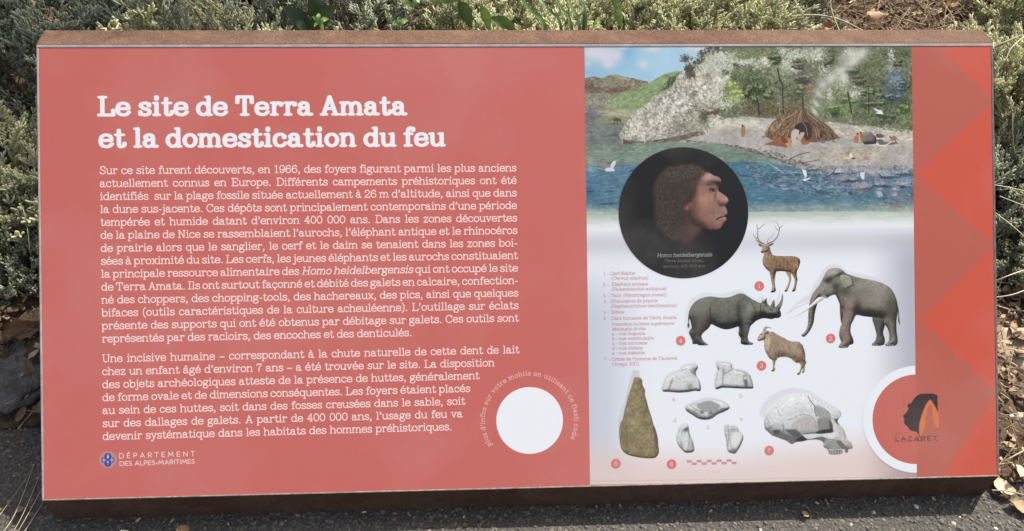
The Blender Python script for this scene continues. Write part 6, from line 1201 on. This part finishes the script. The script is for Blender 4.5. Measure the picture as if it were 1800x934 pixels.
straws("long pale straw lying across the dry twig patch behind the ledge", [([ray(1392, 28, .80), ray(1440, 27, .80), ray(1480, 36, .78), ray(1516, 54, .72)], [.0013, .0016, .0016, .001], .75), ([ray(1396, 0, .85), ray(1412, 26, .8)], [.0012, .0008], .8), ([ray(1478, 62, .72), ray(1462, 20, .8), ray(1458, -10, .84)], [.002, .0018, .0014], .3)], ray(1500, 60, .7))
straws("thick bare twigs in front of the upper right shrub", [([ray(1748, 84, .56), ray(1765, 76, .56), ray(1786, 66, .57)], [.002, .0026, .0018], .35), ([ray(1768, 104, .5), ray(1780, 82, .52), ray(1812, 56, .55)], [.0012, .0014, .0012], .9)], ray(1780, 90, .5))
# ------------------------------------------------------------ rocks
def rock(label, c, r3, seed, mat, flat=.5, rough=.22, group='rocks edging the earth bed'):
    bm = bmesh.new(); bmesh.ops.create_icosphere(bm, subdivisions=5, radius=1); rr = np.random.default_rng(seed)
    Ps = rr.normal(0, 1, (14, 3)); Ps /= np.linalg.norm(Ps, axis=1, keepdims=True); ds = rr.uniform(.62, .95, 14)
    co_ = np.array([v.co[:] for v in bm.verts]); k = np.ones(len(co_))
    for p_, d_ in zip(Ps, ds): q = co_ @ p_; k = np.minimum(k, np.where(q > 1e-3, d_ / np.maximum(q, 1e-3), 9))
    k = np.minimum(k, 1.05); co_ = co_ * k[:, None]
    for f_, am in ((2.2, .10), (5, .05), (11, .03), (24, .016)): co_ *= (1 + rough * 2 * am * (np.sin(co_[:, 0] * f_ * 2 + seed) + np.sin(co_[:, 1] * f_ * 2.3 + 2 * seed) + np.sin(co_[:, 2] * f_ * 2.7 + co_[:, 0] * f_)))[:, None]
    co_ *= np.array(r3)
    for v, p_ in zip(bm.verts, co_): v.co = p_
    me = bpy.data.meshes.new('rock'); bm.to_mesh(me); bm.free(); me.materials.append(mat); me.polygons.foreach_set('use_smooth', [True] * len(me.polygons))
    o_ = bpy.data.objects.new('rock', me); C.objects.link(o_); o_.location = c; o_.rotation_euler = (rr.uniform(-.2, .2), rr.uniform(-.2, .2), rr.uniform(0, 6)); tag(o_, label, 'rock', group); return o_
GREY_R = m_rock('grey limestone', (.045, .043, .043), (.10, .097, .095), (.17, .165, .16), 22)
TAN_R = m_rock('tan limestone', (.20, .155, .11), (.34, .27, .20), (.44, .37, .29), 12)
WHITE_R = m_rock('pale stone', (.30, .26, .21), (.42, .38, .32), (.5, .46, .4), 20)
g = ground_at(18, 655); rock("large grey pitted rock in the shade at the left edge", (g.x - .03, g.y + .005, .005), (.125, .115, .034), 3, GREY_R, rough=.34)
g = ground_at(10, 545); rock("flat pale stone in dappled sun above the shaded left rock", (g.x - .03, g.y, .008), (.10, .045, .022), 5, TAN_R)
g = ground_at(1790, 625); rock("tan rock with a cracked top beside the right edge", (g.x, g.y, .01), (.075, .06, .045), 8, TAN_R)
g = ground_at(1786, 712); rock("long brown-grey rock in the middle of the right-hand rocks", (g.x + .005, g.y, .01), (.04, .045, .035), 11, m_rock("brown stone", (.06, .045, .035), (.12, .09, .07), (.2, .16, .125), 16))
g = ground_at(1796, 750); rock("rough white stone at the right margin", (g.x - .006, g.y, .012), (.022, .024, .022), 14, WHITE_R)
g = ground_at(1759, 768); rock("small white stone touching the right edge of the panel", (g.x - .002, g.y, .008), (.014, .018, .014), 17, WHITE_R)
g = ground_at(1772, 655); rock("dark stone in the gap under the tan rock", (g.x, g.y, .0), (.03, .03, .018), 20, GREY_R)
g = ground_at(222, 940); rock("white pebble half in the sun on the asphalt at lower left", (g.x, g.y - .004, .006), (.011, .010, .009), 23, WHITE_R, group='loose pebbles on the asphalt')
g = ground_at(1757, 874); rock("small dark reddish stone at the edge of the asphalt", (g.x, g.y, .006), (.012, .008, .007), 29, m_rock('red stone', (.06, .035, .03), (.10, .06, .05), (.14, .09, .08), 40), group='loose pebbles on the asphalt')
# ------------------------------------------------------------ single dry leaves
DRY = m_leaf('dry leaf', [(.1, (.13, .065, .035)), (.4, (.26, .155, .085)), (.7, (.42, .31, .18)), (.95, (.55, .46, .32))], trans=.12, rough=.7, sc=50)
def dry_leaf(label, c, L, w, rz, tone, seed, tilt=(0, 0), curl=.35):
    r = np.random.default_rng(seed); nu, nv = 13, 7; V = []; T_ = []
    for i in range(nu):
        u = i / (nu - 1); hw = w / 2 * (math.sin(math.pi * u ** .8) ** .7 if 0 < u < 1 else .03) * (1 + r.uniform(-.14, .14))
        for j in range(nv):
            v = j / (nv - 1) * 2 - 1; V.append((L * (u - .5), hw * v, w * curl * v * v * .5 + L * .16 * math.sin(u * 3.1 + seed) + r.uniform(-.0006, .0006) + .04 * w * math.sin(u * 17) * abs(v)))
    for i in range(nu - 1):
        for j in range(nv - 1): a_ = i * nv + j; T_ += [(a_, a_ + nv, a_ + nv + 1), (a_, a_ + nv + 1, a_ + 1)]
    A_ = tone + r.normal(0, .04, len(V)); o_ = npmesh('dry_leaf', V, T_, DRY, None, True, A_); o_.location = c; o_.rotation_euler = (tilt[0], tilt[1], rz); tag(o_, label, 'dry leaf', 'fallen dry leaves'); return o_
def gl(px, py, z=.012): g_ = ground_at(px, py, z); return (g_.x, g_.y, g_.z)
dry_leaf("orange scrap of leaf on the shaded asphalt at lower left", gl(323, 933, .006), .020, .016, .4, .35, 1)
dry_leaf("small brown leaf scrap at the shadow's edge on the asphalt", gl(1416, 904, .006), .013, .011, .9, .55, 2)
dry_leaf("pale beige leaf at the lower right corner of the panel", gl(1762, 852, .012), .045, .030, 2.2, .85, 3, (.2, -.2))
dry_leaf("orange-brown curled leaf at the right margin on the asphalt", gl(1796, 890, .010), .042, .024, 2.7, .5, 4, (.1, .1))
dry_leaf("curled tan leaf in the twig patch behind the ledge", tuple(ray(1541, 26, 1.02)), .046, .036, .3, .45, 5, (.45, .35), -.5)
dry_leaf("orange leaf caught in the upper right shrub", tuple(ray(1772, 122, .46)), .024, .013, 2.0, .3, 6, (.7, .3), .6)
dry_leaf("brown leaf hanging below the orange one in the upper right shrub", tuple(ray(1776, 133, .46)), .016, .008, 1.2, .3, 7, (.8, .2), .6)
dry_leaf("dull brown leaf leaning on the shaded left rock", tuple(gl(38, 580, .05)), .06, .04, .5, .2, 8, (.4, .2))
dry_leaf("brown leaf lying left of the panel above the rock", tuple(gl(45, 500, .03)), .05, .03, 1.1, .1, 9, (.3, 0))
dry_leaf("reddish leaf at the top left of the twig patch", tuple(ray(1455, 46, .92)), .034, .022, .1, .35, 10, (.5, .1), .6)
dry_leaf("brown leaf at the top edge right of the curled tan leaf", tuple(ray(1672, 6, 1.25)), .045, .03, .7, .5, 11, (.4, .1), .6)
dry_leaf("tiny pale leaf scrap at the ledge's front edge above the picture", tuple(ray(1064, 77, .258)), .008, .005, .5, .95, 15, (.7, 0))
dry_leaf("faded leaf on the shaded asphalt near the straws", gl(36, 897, .006), .017, .010, .2, .35, 12)
dry_leaf("pale leaf scrap among the litter right of the panel", gl(1790, 828, .02), .03, .016, 1.2, .9, 13, (.2, .1))
# ------------------------------------------------------------ litter: twigs, chips, needles, scraps
r = np.random.default_rng(77)
def chip(seed):
    q = np.random.default_rng(seed); a_ = q.uniform(.3, .9); b_ = q.uniform(.12, .4)
    V = np.array([(-a_, -b_, 0), (a_, -b_ * .6, .02), (a_ * .8, b_, .05), (-a_ * .9, b_ * .8, 0)]) * .5; V = np.concatenate([V, V + np.array([0, 0, .09])]); V[:, 2] += q.normal(0, .03, 8)
    T_ = np.array([(0, 2, 1), (0, 3, 2), (4, 5, 6), (4, 6, 7), (0, 1, 5), (0, 5, 4), (1, 2, 6), (1, 6, 5), (2, 3, 7), (2, 7, 6), (3, 0, 4), (3, 4, 7)]); return V, T_, np.zeros(8)
def scrap(seed):
    q = np.random.default_rng(seed); V = []
    for i in range(4):
        for j in range(3): V.append(((i / 3 - .5), (j / 2 - .5) * .55 * (1 - .6 * abs(i / 1.5 - 1)), q.normal(0, .05) + .16 * abs(j - 1)))
    T_ = []
    for i in range(3):
        for j in range(2): a_ = i * 3 + j; T_ += [(a_, a_ + 3, a_ + 4), (a_, a_ + 4, a_ + 1)]
    return np.array(V), np.array(T_), np.zeros(12)
def stick(seed, rr_):
    q = np.random.default_rng(seed); P = np.array([(x, q.normal(0, .05), q.normal(0, .03)) for x in np.linspace(-.5, .5, 4)]); v, t = tube(P, rr_, 4); return v, t, np.zeros(len(v))
PIECES = [chip(1), chip(2), chip(3), scrap(4), scrap(5), scrap(6), stick(7, .020), stick(8, .028), stick(9, .009), stick(10, .012), stick(11, .05)]
def litter(name, xr, yr, n, seed, smin, smax, tone, kinds, zf=None, kind='stuff', mat=None, lift=.012, lay=.35):
    q = np.random.default_rng(seed); x = q.uniform(*xr, n); y = q.uniform(*yr, n); ok = y > edge_y(x) + q.uniform(-.05, .03, n); x, y = x[ok], y[ok]; n = len(x)
    ins = (np.abs(x) < .755) & (y < .335); x, y = x[~ins], y[~ins]; n = len(x)
    z = np.maximum(soil_h(x, y), .002) + q.uniform(0, lift, n); D = np.stack([q.normal(0, lay, n), q.normal(0, lay, n), np.ones(n)], 1)
    V, T_, A_ = join(PIECES, np.array(kinds)[q.integers(0, len(kinds), n)], np.stack([x, y, z], 1), rotmats(n, q, D), q.uniform(smin, smax, n) , tone + q.normal(0, .18, n))
    o_ = npmesh(name, V, T_, mat or LITTER, None, False, A_); tag(o_, kind=kind); return o_
for k_, (lb_, xx, yy, n_, tn_) in enumerate((("clump of golden dry grass at the back of the twig patch", 1.02, 1.34, 34, .55), ("sparse dry grass behind the curled tan leaf", 1.22, 1.22, 20, .5), ("low dry grass clump at the left of the twig patch", .92, 1.10, 22, .45))):
    rg = np.random.default_rng(500 + k_); pc_ = []
    for _ in range(n_):
        a_ = rg.uniform(0, 6.28); l_ = rg.uniform(.06, .16); b_ = np.array([xx + rg.normal(0, .035), yy + rg.normal(0, .03), .01]); t_ = b_ + np.array([math.cos(a_) * l_ * .7, math.sin(a_) * l_ * .7, l_ * rg.uniform(.3, .9)])
        v_, f_ = tube([b_, (b_ + t_) / 2 + np.array([0, 0, l_ * .18]), t_], [.0012, .001, .0004], 3); pc_.append((v_ - np.array([xx, yy, 0]), f_, tn_ + rg.normal(0, .15)))
    gr_ = empty('dry_grass', (xx, yy, 0)); tag(gr_, lb_, 'dry grass', 'dry grass clumps behind the ledge'); V, T_, A_ = cat(pc_); npmesh('blades', V, T_, STRAW, gr_, True, A_)
LITTER = m_leaf('dry litter', [(.05, (.055, .034, .022)), (.35, (.16, .105, .065)), (.6, (.30, .215, .135)), (.9, (.50, .42, .30))], trans=0, rough=.8, sc=40)
tag(litter('leaf_litter', (.55, 1.75), (.5, 1.75), 5600, 1, .008, .034, .30, [0, 1, 2, 3, 4, 5, 5, 4]), None)
tag(litter('twig_litter', (.55, 1.75), (.5, 1.75), 5200, 2, .03, .13, .42, [8, 9, 8, 9, 8, 6], lift=.05, lay=.5))
litter('leaf_litter', (-1.7, .55), (.35, 1.9), 2600, 3, .012, .045, .25, [0, 1, 2, 3, 4, 5])
litter('twig_litter', (-1.7, .55), (.35, 1.9), 1300, 4, .03, .10, .3, [6, 7, 8, 9], lift=.04)
litter('leaf_litter', (.755, 1.5), (-.24, .6), 2600, 5, .008, .034, .42, [0, 1, 2, 3, 4, 5], lift=.02)
litter('twig_litter', (.755, 1.5), (-.22, .6), 1500, 6, .02, .08, .6, [6, 8, 9, 8, 9], lift=.03, lay=.5)
litter('leaf_litter', (-1.5, -.755), (-.1, .6), 1500, 7, .008, .034, .35, [0, 1, 2, 3, 4, 5], lift=.02)
litter('twig_litter', (-1.5, -.755), (-.1, .6), 500, 8, .02, .07, .5, [6, 8, 9, 8, 9], lift=.03)
# ------------------------------------------------------------ asphalt aggregate
def pebble(seed):
    bm = bmesh.new(); bmesh.ops.create_icosphere(bm, subdivisions=1, radius=1); q = np.random.default_rng(seed)
    V = np.array([v.co[:] for v in bm.verts]) * q.uniform(.7, 1.15, (len(bm.verts), 1)) * np.array([1, q.uniform(.6, .95), q.uniform(.35, .55)]); T_ = np.array([[v.index for v in f.verts] for f in bm.faces]); bm.free(); return V, T_, np.zeros(len(V))
PEB = [pebble(i) for i in range(9)]
AGG = m_leaf('asphalt aggregate', [(.1, (.045, .040, .035)), (.5, (.105, .094, .077)), (.78, (.18, .158, .124)), (.97, (.5, .47, .40))], trans=0, rough=.8, sc=120)
def aggregate(xr, yr, n, seed, s0, s1, tone, lim=None):
    q = np.random.default_rng(seed); x = q.uniform(*xr, n); y = q.uniform(*yr, n); e = edge_y(x); ok = (y < e + .03) & ~((np.abs(x) < .751) & (y > -.2535)); x, y = x[ok], y[ok]; n = len(x)
    s = q.uniform(s0, s1, n) ** 1.0; s = s0 + (s - s0) * q.uniform(.3, 1, n); tn = tone + q.normal(0, .09, n) + .5 * (q.random(n) < .006)
    V, T_, A_ = join(PEB, q.integers(0, 9, n), np.stack([x, y, -s * .18 + q.uniform(0, .0006, n)], 1), rotmats(n, q, np.stack([q.normal(0, .3, n), q.normal(0, .3, n), np.ones(n)], 1)), s, tn)
    tag(npmesh('asphalt_aggregate', V, T_, AGG, None, False, A_), kind='stuff')
aggregate((-1.25, 1.15), (-.46, -.03), 17000, 21, .0022, .0078, .44)
# ------------------------------------------------------------ the tree whose shade falls on the plants at upper left (it stands beyond the picture)
tree = empty('small_tree', (.55, 2.5, 0)); tag(tree, 'small leafy tree behind the bed, casting shade over the shrubs at upper left', 'tree')
BARK = m_rock('bark', (.07, .055, .04), (.12, .095, .075), (.18, .15, .12), 20)
tp = [np.array([0, 0, -.05]), np.array([-.03, -.05, .6]), np.array([-.12, -.2, 1.3]), np.array([-.25, -.45, 2.0]), np.array([-.32, -.6, 2.4])]; v, t = tube(spline(tp, False, 5), np.linspace(.055, .02, 21), 9); parts_ = [(v, t, 0.)]
q = np.random.default_rng(5)
for i in range(12):
    s_ = np.array(tp[2]) + (np.array(tp[4]) - np.array(tp[2])) * q.uniform(0, 1); e_ = s_ + np.array([q.normal(0, .4), q.normal(0, .28), q.uniform(.05, .4)]); v, t = tube([s_, (s_ + e_) / 2 + np.array([0, 0, .04]), e_], [.016, .01, .004], 5); parts_.append((v, t, 0.))
V, T_, A_ = cat(parts_); npmesh('trunk', V, T_, BARK, tree, True)
lv = []
for k in range(3):
    w_ = .3; lv.append((np.array([(0, 0, 0), (.5, -w_ / 2, .05), (1, 0, 0), (.5, w_ / 2, .05)]), np.array([(0, 1, 2), (0, 2, 3)]), np.zeros(4)))
n = 5200; cl = q.normal(0, 1, (46, 3)); cl /= np.linalg.norm(cl, axis=1, keepdims=True); cl *= q.uniform(.35, 1, (46, 1)) * np.array([.62, .44, .36]); P = cl[q.integers(0, 46, n)] + q.normal(0, .085, (n, 3)) + np.array([-.35, -.62, 2.35])
V, T_, A_ = join(lv, q.integers(0, 3, n), P, rotmats(n, q, q.normal(0, 1, (n, 3))), q.uniform(.035, .07, n), .4 + q.normal(0, .1, n)); npmesh('crown', V, T_, GREEN, tree, False, A_)

q = np.random.default_rng(91); n = 420; x = q.uniform(-1.2, -.77, n); y = q.uniform(-.27, -.03, n)
V, T_, A_ = join(PIECES, np.array([0, 1, 3, 4, 8])[q.integers(0, 5, n)], np.stack([x, y, q.uniform(.001, .004, n)], 1), rotmats(n, q, np.stack([q.normal(0, .3, n), q.normal(0, .3, n), np.ones(n)], 1)), q.uniform(.002, .008, n), .3 + q.normal(0, .2, n)); tag(npmesh('litter_crumbs', V, T_, LITTER, None, False, A_), kind='stuff')
q = np.random.default_rng(92); n = 260; x = q.uniform(-.75, .95, n); y = -.256 - np.abs(q.normal(0, .012, n)); 
V, T_, A_ = join(PIECES, np.array([0, 1, 3, 8, 9])[q.integers(0, 5, n)], np.stack([x, y, q.uniform(.001, .004, n)], 1), rotmats(n, q, np.stack([q.normal(0, .3, n), q.normal(0, .3, n), np.ones(n)], 1)), q.uniform(.003, .010, n), .35 + q.normal(0, .2, n)); tag(npmesh('litter_crumbs', V, T_, LITTER, None, False, A_), kind='stuff')
